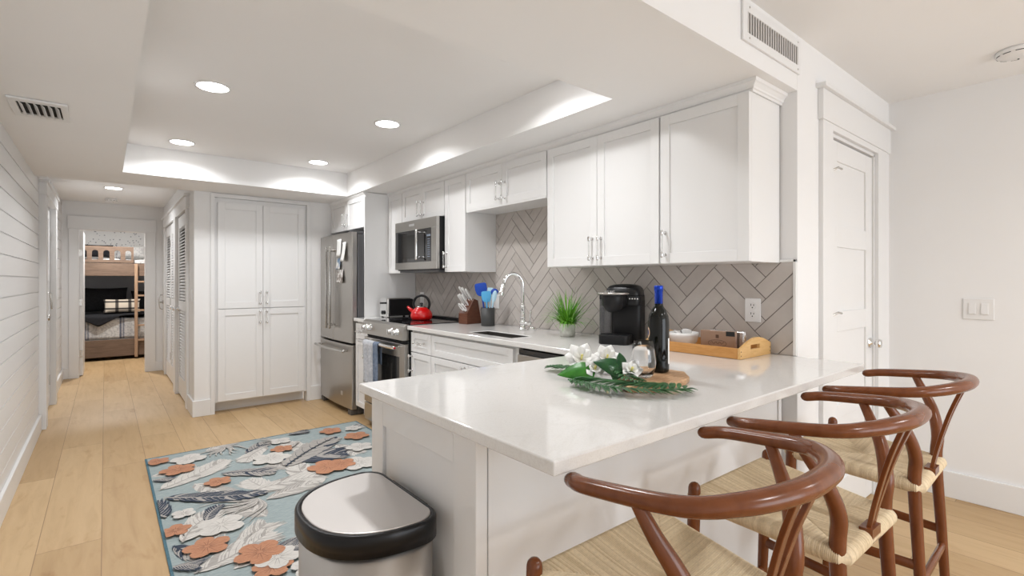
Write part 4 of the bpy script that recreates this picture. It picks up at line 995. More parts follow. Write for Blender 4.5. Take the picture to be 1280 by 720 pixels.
def blossom(x, y, z, R_, npet, label, tilt=(0, 0), seed=0):
    rg = random.Random(seed); r = thing('white_flower', (x, y, z), label, 'flower'); mb = MB(); z = z+R_*0.45; c = Vector((x, y, z)); E1, E2 = Rv, (Fv*0.62+Uv*0.78).normalized(); E3 = E1.cross(E2)
    for ring_, (cnt, rr, el) in enumerate(((npet, R_, 0.35), (npet, R_*0.8, 0.8))):
        for k in range(cnt):
            a = 2*PI*(k+0.5*ring_)/cnt+rg.uniform(-0.15, 0.15); d = E1*(math.cos(a)*math.cos(el))+E2*(math.sin(a)*math.cos(el))+E3*math.sin(el)
            tp = c+d*rr; tp.z = max(tp.z, CT+0.004); leaf_mb(mb, c, tp, rr*0.46, 0, 0.25, 8, 0, False, -E1*math.sin(a)+E2*math.cos(a))
    o = mb.build('petals', M['petal'], r); md = o.modifiers.new('solid', 'SOLIDIFY'); md.thickness = 0.0008
    mb = MB(); mb.tube([c, c+E3*R_*0.5], [0.003, 0.0045], 8); mb.build('pistil', M['pistil'], r)
    return r
blossom(1.330, 1.240, Z+0.020, 0.066, 6, 'large white blossom behind the heart-shaped leaf', seed=1)
blossom(1.440, 1.215, Z+0.018, 0.058, 6, 'white blossom behind the dark crinkled leaves', seed=2)
blossom(1.285, 1.135, Z+0.016, 0.042, 5, 'small white blossom between the two broad leaves', seed=3)
blossom(1.345, 1.030, Z+0.020, 0.040, 5, 'white blossom with yellow centre beside the stemless glass', seed=4)

# ------------------------------------------------------------------ bamboo tray with bowl and boxes
TXa, TXb, TYa, TYb = 2.118, 2.410, 1.048, 1.530
r = thing('serving_tray', (2.25, 1.3, CT), 'honey bamboo serving tray with cut-out handles by the tile wall', 'tray')
z0 = CT+0.001
MB().box((TXa+0.008, TYa+0.012, z0), (TXb-0.008, TYb-0.012, z0+0.010)).build('tray_floor', M['bamboo'], r)
MB().box((TXa, TYa+0.013, z0), (TXa+0.012, TYb-0.013, z0+0.047)).build('side_rail', M['bamboo'], r, 0.002)
MB().box((TXb-0.012, TYa+0.013, z0), (TXb, TYb-0.013, z0+0.047)).build('side_rail', M['bamboo'], r, 0.002)
def traypanel(y, label=None):
    # arched end with a slot, built around the slot
    mb = MB(); n = 24; w_ = TXb-TXa; sx0, sx1, sz0, sz1 = 0.095, 0.180, 0.036, 0.056
    xs_ = sorted(set([w_*i/n for i in range(n+1)]+[sx0, sx1]))
    def top(x):
        t = x/w_; return 0.046+0.040*(math.sin(PI*min(1, t*0.92)))**1.2
    def slab_(xa, xb, za, zb_, fa=None, fb=None):
        A = (fa(xa), fa(xb)) if fa else (za, za); B = (fb(xa), fb(xb)) if fb else (zb_, zb_)
        vs = [(TXa+xa, y, z0+A[0]), (TXa+xb, y, z0+A[1]), (TXa+xb, y, z0+B[1]), (TXa+xa, y, z0+B[0])]; vs += [(a, y+0.012, c) for a, b, c in vs]
        mb.add(vs, [(0, 1, 2, 3), (7, 6, 5, 4), (0, 4, 5, 1), (3, 2, 6, 7)]+([(0, 3, 7, 4)] if xa == 0 or abs(xa-sx1) < 1e-6 else [])+([(1, 5, 6, 2)] if abs(xb-w_) < 1e-6 or abs(xb-sx0) < 1e-6 else []))
    for a, b in zip(xs_[:-1], xs_[1:]):
        if a >= sx0-1e-6 and b <= sx1+1e-6:
            slab_(a, b, 0, sz0); slab_(a, b, sz1, 0, None, top)
        else: slab_(a, b, 0, 0, None, top)
    return mb.build('end_handle', M['bamboolight'], r)
traypanel(TYa); traypanel(TYb-0.012)
mb = MB()
for zz in (0.014, 0.032):
    for x in (TXa+0.008, TXb-0.008): mb.lathe([(0.0028, TYa-0.0006), (0.0028, TYa+0.002)], (x, 0, z0+zz), 10, 'y')
mb.build('screws', M['ink'], r)
bz = z0+0.0105
r = thing('white_bowl', (2.255, 1.405, bz), 'white ceramic bowl of wrapped packets in the bamboo tray', 'bowl')
MB().lathe([(0.036, bz), (0.042, bz+0.004), (0.064, bz+0.026), (0.073, bz+0.058), (0.074, bz+0.072), (0.070, bz+0.072), (0.060, bz+0.028), (0.001, bz+0.010)], (2.255, 1.405, 0), 44).build('bowl', M['ceramic'], r)
for k, (dx, dy, dz, rx, rz_) in enumerate(((-0.02, 0.02, 0.058, 0.4, 0.3), (0.015, 0.0, 0.064, -0.5, 1.2), (-0.01, -0.022, 0.066, 0.6, 2.0))):
    T = Matrix.Translation((2.255+dx, 1.405+dy, bz+dz)) @ Matrix.Rotation(rz_, 4, 'Z') @ Matrix.Rotation(rx, 4, 'X')
    mb = MB(T); mb.lathe([(0.018, -0.012), (0.023, 0.012), (0.025, 0.013), (0.025, 0.0145), (0.001, 0.0145)], (0, 0, 0), 20)
    o = mb.build('coffee_pod', [M['whiteplastic'], M['foil'], M['whiteplastic']][k], None, origin=(2.255+dx, 1.405+dy, bz+dz))
    tag(o, ['left white coffee pod in the white bowl', 'silver coffee pod in the middle of the white bowl', 'right white coffee pod standing up in the white bowl'][k], 'coffee pod', 'coffee pods in the bowl')
r = thing('tea_box', (2.245, 1.235, bz), 'brown box with oval line drawing standing in the bamboo tray', 'box')
T = Matrix.Translation((2.215, 1.205, bz)) @ Matrix.Rotation(-PI/2+0.12, 4, 'Z')
mb = MB(T); mb.box((-0.080, 0, 0.0), (0.080, 0.028, 0.096)); mb.build('carton', M['kraft'], r, 0.002)
mb = MB(T); pts = [(0.042*math.cos(a), -0.0006, 0.038+0.016*math.sin(a)) for a in [2*PI*k/36 for k in range(37)]]; mb.tube(pts, 0.0008, 5, 'flat')
pts = [(lerp(-0.03, 0.03, k/12), -0.0006, 0.040+0.006*math.sin(k*1.7)) for k in range(13)]; mb.tube(pts, 0.0009, 5, 'flat'); mb.box((-0.007, -0.0008, 0.062), (0.007, 0, 0.078)); mb.build('oval_print', M['ink'], r)
MB(T).box((0.040, -0.0008, 0.074), (0.080, 0, 0.0955)).build('corner_label', M['dark'], r)
mb = MB(Matrix.Translation((2.262, 1.200, bz)) @ Matrix.Rotation(-PI/2+0.05, 4, 'Z')); mb.box((-0.070, 0, 0), (0.100, 0.02, 0.096)); o = mb.build('foil_packet', M['foil'], None, 0.006, origin=(2.262, 1.200, bz)); tag(o, 'silver foil packet standing behind the brown box', 'packet')

# ------------------------------------------------------------------ trash can
r = thing('trash_can', (0.53, 1.30, 0), 'D-shaped stainless steel step trash can against the peninsula', 'trash can')
def dshape(sc, n=40, ext=0.0, xback=0.668, yc=1.305):
    # flat back at +x, curved front at -x
    hw, dp, rc = 0.205*1+ext, 0.285+ext, 0.045
    pts = []
    for k in range(n+1):
        a = PI/2+PI*k/n; ca, sa = math.cos(a), math.sin(a); e = 0.85
        pts.append((xback-0.06+(dp-0.06)*math.copysign(abs(ca)**e, ca), yc+hw*math.copysign(abs(sa)**e, sa)))
    for k in range(1, 9):
        a = -PI/2+PI/2*k/9; pts.append((xback-0.06+(0.06+ext*0.6)*math.cos(a), yc-hw+rc+rc*math.sin(a)-0*k if False else yc-hw+0.06+0.06*math.sin(a)))
    for k in range(0, 8):
        a = PI/2*k/8; pts.append((xback-0.06+(0.06+ext*0.6)*math.cos(a), yc+hw-0.06+0.06*math.sin(a)))
    return pts
mb = MB().prism(dshape(1, ext=-0.004), 0.03, 0.602, 'z', True); mb.build('body', M['binbody'], r)
mb = MB().prism(dshape(1, ext=-0.008), 0.0, 0.030, 'z', True); mb.build('base_ring', M['softblack'], r)
outer = dshape(1, ext=0.006); inner = dshape(1, ext=-0.008); n = len(outer)
mb = MB(); zz = [(outer, 0.602), (outer, 0.650), (dshape(1, ext=0.002), 0.656), (inner, 0.656), (inner, 0.64)]
vs = [(x, y, z) for pl, z in zz for x, y in pl]; fs = []
for j in range(len(zz)-1):
    for i in range(n): fs.append((j*n+i, j*n+(i+1) % n, (j+1)*n+(i+1) % n, (j+1)*n+i))
fs.append(list(range(n))[::-1]); mb.add(vs, fs, True); mb.build('rim', M['blackplastic'], r)
mb = MB().prism(dshape(1, ext=-0.010), 0.642, 0.657, 'z', True); mb.build('lid', M['binlid'], r, 0.003)
mb = MB(); mb.box((0.665, 1.20, 0.60), (0.682, 1.41, 0.648)); mb.build('hinge_housing', M['blackplastic'], r, 0.003)
mb = MB(); mb.box((0.335, 1.27, 0.012), (0.40, 1.34, 0.024)); mb.build('pedal', M['softblack'], r, 0.004)

# ------------------------------------------------------------------ rug
RX0, RX1, RY0_, RY1_ = 0.215, 1.735, 1.85, 4.335
mb = MB(); mb.m = 0
mb.slab([RX0+0.012, RX1-0.012], [RY0_+0.012, RY1_-0.012], lambda i, j: True, 0.001, 0.0062); mb.m = 1
mb.slab([RX0, RX0+0.012, RX1-0.012, RX1], [RY0_, RY0_+0.012, RY1_-0.012, RY1_], lambda i, j: (i, j) != (1, 1), 0.001, 0.0066)
def pz(u_, v_):
    s_, c_ = math.sin(math.radians(39.135)), math.cos(math.radians(39.135)); rr = (u_-640)/625; k = (351.2-v_)/625; t_ = -CAM_H/k
    return Vector(((s_+c_*rr)*t_, (c_-s_*rr)*t_, 0))
def cp_(a, b): return pz(170+a/3.43, 510+b/3.43)
rz = [0.0064]; kz = [0]
RI, RYI = (RX0+0.012, RX1-0.012), (RY0_+0.012, RY1_-0.012)
def flat(poly, m, dz=0.0):
    P = [(p[0], p[1]) for p in poly]
    for a, b, c in ((-1, 0, -RI[0]), (1, 0, RI[1]), (0, -1, -RYI[0]), (0, 1, RYI[1])):
        if len(P) >= 3: P = clip(P, a, b, c)
    if len(P) < 3: return
    mb.m = m; kz[0] += 1; z = rz[0]+(kz[0] % 7)*0.000012+dz
    cx_, cy_ = sum(p[0] for p in P)/len(P), sum(p[1] for p in P)/len(P)
    mb.add([(p[0], p[1], z) for p in P], [list(range(len(P)))])
def strip(pts, wds, m, dz=0.0):
    pts = [Vector((p[0], p[1], 0)) for p in pts]
    n = len(pts); L_, R2 = [], []
    for i in range(n):
        t_ = (pts[min(i+1, n-1)]-pts[max(i-1, 0)]); t_ = t_.normalized() if t_.length > 1e-6 else Vector((1, 0, 0)); s_ = Vector((-t_.y, t_.x, 0)); w_ = wds[i]
        L_.append(pts[i]+s_*w_); R2.append(pts[i]-s_*w_)
    for i in range(n-1): flat([L_[i], L_[i+1], R2[i+1], R2[i]], m, dz)
def flower(c, R_, m, seed=0, npet=5, veins=True):
    rz[0] += 0.00016; rg = random.Random(seed); c = Vector(c); a0 = rg.uniform(0, 6)
    poly = []
    for k in range(70):
        a = 2*PI*k/70; f = 0.62+0.38*abs(math.cos(npet*(a-a0)/2))**0.6+rg.uniform(-0.03, 0.03); poly.append((c.x+R_*f*math.cos(a), c.y+R_*f*math.sin(a)))
    # fan of triangles so clipping stays simple
    for k in range(70): 
        flat([(c.x, c.y), poly[k], poly[(k+1) % 70]], m)
    if veins:
        vm = 6 if m == 2 else 4
        for k in range(npet*3):
            a = a0+2*PI*k/(npet*3)+rg.uniform(-0.1, 0.1); L = R_*rg.uniform(0.5, 0.8)
            strip([(c.x+math.cos(a)*R_*0.12, c.y+math.sin(a)*R_*0.12), (c.x+math.cos(a+0.08)*L, c.y+math.sin(a+0.08)*L)], [0.0022, 0.0006], vm, 0.0001)
def feather(base, tip, wd, m, m2, seed=0, nb=22, bend=0.1, curl=0.35):
    rz[0] += 0.00022; wd *= 1.2; rg = random.Random(seed); b, t_ = Vector(base), Vector(tip); ax = t_-b; L = ax.length; d = ax.normalized(); s_ = Vector((-d.y, d.x, 0))
    def sp(u_): return b+ax*u_+s_*(bend*L*math.sin(PI*u_))
    for sg in (-1, 1):
        for k in range(nb):
            u_ = 0.05+0.90*k/(nb-1); w_ = wd*math.sin(PI*min(1, u_*0.9+0.12))**0.7*rg.uniform(0.8, 1.08); p = sp(u_)
            q = [p+(d*(0.75*x+curl*x*x)+s_*sg*(x-0.25*x*x))*w_ for x in (0, 0.35, 0.7, 1.0)]
            strip(q, [L/nb*0.62, L/nb*0.60, L/nb*0.42, L/nb*0.10], m if rg.random() < 0.86 else m2)
            if k % 2: strip(q[:3], [0.0018, 0.0018, 0.0008], m2, 0.0001)
    strip([sp(i/10) for i in range(11)], interp([0.006, 0.004, 0.0015], 11), m2, 0.0002)
def tendrils(base, dirs, L, m, seed=0):
    rg = random.Random(seed); b = Vector(base)
    for a in dirs:
        rz[0] += 0.0001
        d = Vector((math.cos(a), math.sin(a), 0)); s_ = Vector((-d.y, d.x, 0)); ln = L*rg.uniform(0.7, 1.1); ph_ = rg.uniform(-1, 1)
        strip([b+d*ln*t_/10+s_*(0.10*ln*math.sin(t_*0.55+ph_)-0.10*ln*math.sin(ph_)) for t_ in range(11)], interp([0.004, 0.011, 0.006, 0.001], 11), m)
        strip([b+d*ln*t_/10+s_*(0.10*ln*math.sin(t_*0.55+ph_)-0.10*ln*math.sin(ph_)+0.004) for t_ in range(10)], interp([0.001, 0.002, 0.001], 10), 3 if m != 3 else 5, 0.0001)
rg = random.Random(21)
for (a, b, c_, d_, w_, m_, m2_) in ((60, 300, 260, 255, .07, 3, 4), (250, 330, 420, 395, .08, 4, 3), (400, 460, 300, 560, .09, 3, 4), (560, 470, 420, 420, .10, 4, 3), (430, 590, 560, 500, .10, 3, 4),
                              (620, 360, 480, 310, .09, 3, 4), (700, 330, 560, 345, .09, 3, 4), (720, 260, 560, 250, .08, 4, 3), (760, 200, 640, 150, .09, 3, 4), (860, 160, 960, 200, .10, 3, 4), (900, 90, 980, 75, .09, 3, 5),
                              (470, 200, 560, 150, .08, 4, 5), (300, 190, 420, 150, .08, 4, 3), (560, 170, 470, 240, .08, 3, 4), (840, 140, 740, 200, .10, 4, 5), (160, 600, 300, 640, .06, 4, 5), (420, 700, 540, 620, .10, 4, 3), (120, 560, 210, 520, .06, 3, 4), (800, 330, 700, 230, .09, 3, 4)):
    feather(cp_(a, b), cp_(c_, d_), w_, m_, m2_, int(a+b), bend=rg.uniform(-0.1, 0.1), nb=18)
# mats: 0 base 1 edge 2 orange 3 cream 4 grey 5 navy 6 brown
feather(cp_(100, 360), cp_(385, 225), 0.11, 3, 4, 1, bend=-0.05)
feather(cp_(490, 365), cp_(800, 295), 0.13, 3, 4, 2, bend=0.05)
feather(cp_(250, 720), cp_(575, 535), 0.11, 3, 4, 3, bend=-0.08)
feather(cp_(540, 640), cp_(690, 600), 0.10, 4, 5, 31)
feather(cp_(560, 400), cp_(760, 330), 0.10, 4, 3, 4, bend=0.05)
tendrils(cp_(520, 395), [PI*1.0+0.16*k for k in range(-3, 9)], 0.30, 4, 5)
tendrils(cp_(370, 175), [-2.6+0.2*k for k in range(10)], 0.24, 4, 6)
tendrils(cp_(640, 140), [2.4+0.16*k for k in range(6)], 0.28, 4, 16)
feather(cp_(365, 290), cp_(600, 285), 0.085, 4, 5, 7, bend=0.06)
feather(cp_(600, 240), cp_(900, 200), 0.16, 5, 4, 8, bend=0.04, nb=16)
feather(cp_(640, 260), cp_(860, 130), 0.13, 4, 5, 18, bend=0.04, nb=14)
feather(cp_(120, 395), cp_(575, 370), 0.085, 5, 4, 9, bend=-0.05, nb=30)
feather(cp_(130, 480), cp_(70, 420), 0.10, 5, 4, 10)
feather(cp_(650, 122), cp_(740, 108), 0.06, 5, 4, 11)
feather(cp_(70, 320), cp_(150, 318), 0.05, 5, 4, 12)
feather(cp_(150, 700), cp_(270, 690), 0.06, 5, 4, 13)
feather(cp_(600, 640), cp_(700, 600), 0.08, 5, 4, 14)
feather(cp_(200, 590), cp_(360, 450), 0.09, 3, 4, 15, bend=0.1)
feather(cp_(300, 500), cp_(370, 425), 0.05, 5, 4, 19, bend=0.1)
feather(cp_(700, 150), cp_(620, 180), 0.06, 3, 4, 20)
for i, (a, b, R_) in enumerate([(225, 228, 0.11), (580, 225, 0.13), (365, 515, 0.115), (955, 245, 0.13), (205, 465, 0.06), (960, 175, 0.10), (620, 150, 0.08), (930, 95, 0.07)]):
    flower(cp_(a, b), R_, 3, 40+i, 5 if i % 2 else 4)
for i, (a, b, R_) in enumerate([(92, 240, 0.075), (180, 275, 0.105), (352, 327, 0.078), (170, 540, 0.070), (305, 610, 0.10), (585, 700, 0.085), (835, 107, 0.09), (625, 185, 0.080), (945, 128, 0.10), (825, 262, 0.135), (880, 250, 0.10)]):
    flower(cp_(a, b), R_, 2, 60+i, 5)
# rest of the rug, hidden by the bin from here but there all the same
rg = random.Random(11)
for i in range(7):
    x, y = rg.uniform(0.5, 1.6), rg.uniform(1.95, 2.5); flower((x, y, 0), rg.uniform(0.07, 0.11), 2 if i % 2 else 3, 90+i)
for i in range(5):
    x, y = rg.uniform(0.9, 1.6), rg.uniform(2.1, 3.0); a = rg.uniform(0, 6); feather((x, y, 0), (x+0.3*math.cos(a), y+0.3*math.sin(a), 0), 0.09, 4 + i % 2, 3, 100+i)
rug = mb.build('area_rug', [M['rugbase'], M['rugedge'], M['rugorange'], M['rugwhite'], M['ruggrey'], M['rugnavy'], M['rugtan']])
tag(rug, 'pale blue rug with orange flowers, cream feathers and navy leaves', 'rug')

# ------------------------------------------------------------------ stools
def make_stool(cx):
    cy = 0.58; r = thing('counter_stool', (cx, cy, 0), '', 'stool', 'walnut stools along the breakfast bar')
    T = Matrix.Translation((cx, cy, 0))
    half = [(0.240, 0.098, 0.868), (0.256, 0.040, 0.877), (0.233, -0.131, 0.895), (0.169, -0.200, 0.904), (0.084, -0.239, 0.911)]
    ctl = [(-a, b, c) for a, b, c in half]+[(0, -0.248, 0.912)]+half[::-1]
    pts = crv(ctl, 8); mb = MB(T); mb.tube(pts, interp([0.0175, 0.018, 0.0195, 0.0215, 0.0225, 0.0225, 0.0225, 0.0215, 0.0195, 0.018, 0.0175], len(pts)), 18, flat=0.85, up=(0, 0, 1)); mb.build('back_rail', M['walnut'], r)
    for s_ in (-1, 1):
        p = crv([(s_*0.192, -0.165, 0.004), (s_*0.186, -0.150, 0.30), (s_*0.178, -0.135, 0.58), (s_*0.182, -0.138, 0.68), (s_*0.212, -0.118, 0.765), (s_*0.236, -0.085, 0.83), (s_*0.249, -0.058, 0.882)], 7)
        MB(T).tube(p, interp([0.0135, 0.0165, 0.019, 0.0195, 0.018, 0.0145, 0.012], len(p)), 16).build('leg', M['walnut'], r)
        p = [(s_*0.222, 0.245, 0.004), (s_*0.226, 0.232, 0.35), (s_*0.230, 0.222, 0.60), (s_*0.230, 0.221, 0.644)]
        MB(T).tube(p, [0.0135, 0.0175, 0.0185, 0.0175], 16).build('leg', M['walnut'], r)
        z_ = 0.325; MB(T).tube([(s_*0.186, -0.150, z_), (s_*0.226, 0.233, z_+0.01)], 0.011, 12, flat=1.5, up=(0, 0, 1)).build('stretcher', M['walnut'], r)
    MB(T).tube([(-0.187, -0.152, 0.270), (0.187, -0.152, 0.270)], 0.0115, 12, flat=1.3, up=(0, 0, 1)).build('stretcher', M['walnut'], r)
    MB(T).tube([(-0.225, 0.236, 0.235), (0.225, 0.236, 0.235)], 0.0125, 12, flat=1.3, up=(0, 0, 1)).build('stretcher', M['walnut'], r)
    # seat rails
    mb = MB(T); mb.tube([(-0.18, -0.135, 0.585), (0.18, -0.135, 0.585)], 0.014, 10); mb.tube([(-0.23, 0.222, 0.605), (0.23, 0.222, 0.605)], 0.014, 10)
    for s_ in (-1, 1): mb.tube([(s_*0.18, -0.135, 0.585), (s_*0.23, 0.222, 0.605)], 0.013, 10)
    mb.box((-0.032, -0.166, 0.572), (0.032, -0.135, 0.608)); mb.build('seat_frame', M['walnut'], r)
    # Y shaped splat: one stem that opens into two prongs
    for s_ in (-1, 1):
        ps = crv([(s_*0.010, -0.150, 0.590), (s_*0.015, -0.168, 0.68), (s_*0.028, -0.200, 0.80), (s_*0.044, -0.238, 0.905)], 6); n = len(ps); vs = []
        wd = interp([0.012, 0.014, 0.016, 0.017], n); th = 0.0055
        for i, q in enumerate(ps):
            vs += [q+Vector((-wd[i]*0.72, -th, 0)), q+Vector((wd[i]*0.72, -th, 0)), q+Vector((wd[i]*0.72, th, 0)), q+Vector((-wd[i]*0.72, th, 0))]
        fs = [(0, 3, 2, 1), (4*n-4, 4*n-3, 4*n-2, 4*n-1)]
        for i in range(n-1):
            for k in range(4): fs.append((4*i+k, 4*i+(k+1) % 4, 4*i+4+(k+1) % 4, 4*i+4+k))
        MB(T).add(vs, fs).build('splat_prong', M['walnut'], r, 0.002)
    # woven seat: four woven sectors over the rails
    NS = 84; NG = 425; rim = 0.20
    def fn(i, j):
        s_, t_ = -1-rim+(2+2*rim)*i/(NG-1), -1-rim+(2+2*rim)*j/(NG-1)
        m_ = max(abs(s_), abs(t_)); k = min(m_, 1.0); sc = k/m_ if m_ > 1e-9 else 0; a, b = s_*sc, t_*sc
        hw = lerp(0.178, 0.226, (b+1)/2); x = a*hw; y = lerp(-0.145, 0.228, (b+1)/2); z = lerp(0.598, 0.630, (b+1)/2)
        dish = -0.016*(1-a*a)*(1-b*b)
        q = b if abs(s_) > abs(t_) else a        # strand coordinate
        h = 0.0030*abs(math.sin(PI*NS*(q+1)/2))
        e = abs(abs(s_)-abs(t_)); h -= 0.0016*max(0, 1-e/0.03)
        nx, ny = 0, 0
        if m_ > 1:
            th_ = (m_-1)/rim*PI*0.95; rr = 0.019
            ox = rr*math.sin(th_)+h*math.sin(th_); dz = -rr*(1-math.cos(th_))+h*math.cos(th_)
            if abs(s_) > abs(t_): nx = math.copysign(ox, s_)
            else: ny = math.copysign(ox, t_)
            return (x+nx, y+ny, z+dish+dz)
        return (x, y, z+dish+h)
    so = MB(T).grid(fn, NG, NG).build('seat', M['cord'], r)
    rt = random.Random(5); tn = [rt.random() for _ in range(400)]; vals = []
    for i in range(NG):
        for j in range(NG):
            s_, t_ = -1-rim+(2+2*rim)*i/(NG-1), -1-rim+(2+2*rim)*j/(NG-1); m_ = max(abs(s_), abs(t_)); sc = min(m_, 1.0)/m_ if m_ > 1e-9 else 0
            q = t_*sc if abs(s_) > abs(t_) else s_*sc; vals.append(tn[int(NS*(q+1)/2)+(100 if abs(s_) > abs(t_) else 0)+(50 if s_+t_ > 0 else 0)])
    so.data.attributes.new('tone', 'FLOAT', 'POINT').data.foreach_set('value', vals)
    return r
st = make_stool(0.944)
st['label'] = 'nearest of the three walnut stools, at the open corner of the breakfast bar'
for x, rot, lab in ((1.575, -0.015, 'middle walnut stool with woven seat, between the other two at the bar'), (2.236, 0.03, 'farthest walnut stool with woven seat, nearest the right wall')):
    c = st.copy(); COL.objects.link(c); c.location = (x, 0.58, 0); c.rotation_euler = (0, 0, rot); c['label'] = lab
    for ch in list(st.children):
        k = ch.copy(); COL.objects.link(k); k.parent = c

# ------------------------------------------------------------------ ceiling fittings
def downlight(x, y, z, label, power, group='recessed ceiling lights', R_=0.075):
    r = thing('recessed_light', (x, y, z), label, 'ceiling light', group)
    MB().lathe([(R_, z-0.0005), (R_+0.014, z-0.0005), (R_+0.012, z-0.006), (R_, z-0.004), (R_, z-0.0005)], (x, y, 0), 36, caps=False).build('trim_ring', M['trim'], r)
    MB().lathe([(R_, z-0.001), (R_, z-0.0035), (0.001, z-0.0045)], (x, y, 0), 36).build('lens', M['lens'], r)
    area('downlight_lamp', (0, 0, -0.012), (0, 0, 0), 0.14, 0, power, (0.97, 0.985, 1.0), r, math.radians(150), 'DISK')
lab = {(0, 0): 'front left recessed light in the kitchen tray', (1, 0): 'front right recessed light in the kitchen tray', (0, 1): 'back left recessed light in the kitchen tray', (1, 1): 'back right recessed light in the kitchen tray'}
for i, x in enumerate((0.456, 1.478)):
    for j, y in enumerate((3.15, 4.56)): downlight(x, y, ZT, lab[(i, j)], CAN_W)
    downlight(x, 1.80, ZT, ('nearest left recessed light of the tray, above the view', 'nearest right recessed light of the tray, above the view')[i], CAN_W)
downlight(0.073, 7.09, ZHALL, 'recessed light in the hall ceiling', CAN_W*1.5)
for x, y in ((1.2, -1.0), (2.9, -1.0)): downlight(x, y, ZC, ('left', 'right')[x > 2]+' added fill light behind the view, brightening the living room', LIVING_FILL_W)  # unseen pair, added to raise the ambient light from the living side
# hall smoke alarm, living smoke alarm
def smoke(x, y, z, R_, label):
    r = thing('smoke_alarm', (x, y, z), label, 'smoke alarm')
    MB().lathe([(R_, z-0.0005), (R_, z-0.014), (R_*0.92, z-0.024), (R_*0.5, z-0.034), (0.001, z-0.036)], (x, y, 0), 40).build('housing', M['whiteplastic'], r)
    mb = MB()
    for k in range(10):
        a0 = 2*PI*k/10; n = 6; vs = []
        for i in range(n):
            a = a0+0.42*i/(n-1)
            for rr, zz in ((R_*0.945, z-0.0215), (R_*0.93, z-0.0245)): vs.append((x+(rr+0.001)*math.cos(a), y+(rr+0.001)*math.sin(a), zz))
        mb.add(vs, [(2*i, 2*i+2, 2*i+3, 2*i+1) for i in range(n-1)])
    mb.build('vent_slots', M['vent_dark'], r)
    MB().lathe([(0.004, z-0.0355), (0.004, z-0.0375)], (x+R_*0.3, y, 0), 10).build('indicator', M['dark'], r)
smoke(3.405, 0.330, ZC, 0.080, 'round white smoke alarm on the living room ceiling')
smoke(0.059, 8.05, ZHALL, 0.062, 'small white smoke alarm on the hall ceiling')
# ceiling supply vent in the left soffit
VX0, VX1, VY0, VY1 = -0.352, -0.140, 3.205, 3.530
zv = zs(0, 3.35)
r = thing('ceiling_vent', (-0.246, 3.36, zv), 'small white louvered air vent in the soffit near the shiplap wall', 'vent')
f = 0.028; mb = MB(); mb.slab([VX0, VX0+f, VX1-f, VX1], [VY0, VY0+f+0.02, VY1-f-0.02, VY1], lambda i, j: (i, j) != (1, 1), zv-0.010, zv-0.0005); mb.build('frame', M['trim'], r, 0.002)
MB().box((VX0+f, VY0+f, zv-0.002), (VX1-f, VY1-f, zv-0.0015)).build('opening', M['vent_dark'], r)
n = 6
for k in range(n):
    x = lerp(VX0+f+0.006, VX1-f-0.022, k/(n-1)); mb = MB()
    mb.add([(x, VY0+f+0.02, zv-0.003), (x, VY1-f-0.02, zv-0.003), (x+0.016, VY1-f-0.02, zv-0.020), (x+0.016, VY0+f+0.02, zv-0.020), (x+0.002, VY0+f+0.02, zv-0.003), (x+0.002, VY1-f-0.02, zv-0.003), (x+0.018, VY1-f-0.02, zv-0.020), (x+0.018, VY0+f+0.02, zv-0.020)], [(0, 3, 2, 1), (4, 5, 6, 7), (0, 1, 5, 4), (3, 7, 6, 2), (0, 4, 7, 3), (1, 2, 6, 5)])
    mb.build('louver', M['trim'], r)
# return grille on the bulkhead
r = thing('wall_vent', (2.19, YE, 2.26), 'long white return air grille on the bulkhead above the cabinets', 'vent')
a0, a1, b0, b1 = 1.905, 2.440, 2.187, 2.340; fx, fz = 0.036, 0.036; mb = MB(); m2 = MB()
m2.slab([a0, a0+fx, a1-fx+0.01, a1], [b0, b0+fz, b1-fz, b1], lambda i, j: (i, j) != (1, 1), 0, 1); mb.add([(p.x, lerp(YE-0.0005, YE-0.010, p.z), p.y) for p in m2.v], m2.f); mb.build('frame', M['trim'], r, 0.002)
MB().box((a0+fx, YE-0.002, b0+fz), (a1-fx+0.01, YE-0.001, b1-fz)).build('opening', M['vent_dark'], r)
mb = MB(); n = 22
for k in range(n):
    x = lerp(a0+fx+0.006, a1-fx+0.004, k/(n-1)); mb = MB(); mb.box((x-0.0045, YE-0.009, b0+fz), (x+0.0045, YE-0.003, b1-fz)); mb.build('fin', M['nickel'] if False else pmat('vent_fin', (0.60, 0.58, 0.56), 0.5) if k == 0 else bpy.data.materials['vent_fin'], r)
mb = MB()
for x in (a0+0.05, a1-0.03):
    for z in (b0+0.016, b1-0.016): mb.lathe([(0.004, YE-0.0095), (0.004, YE-0.0115), (0.001, YE-0.012)], (x, 0, z), 10, 'y')
mb.build('screws', M['nickel'], r)
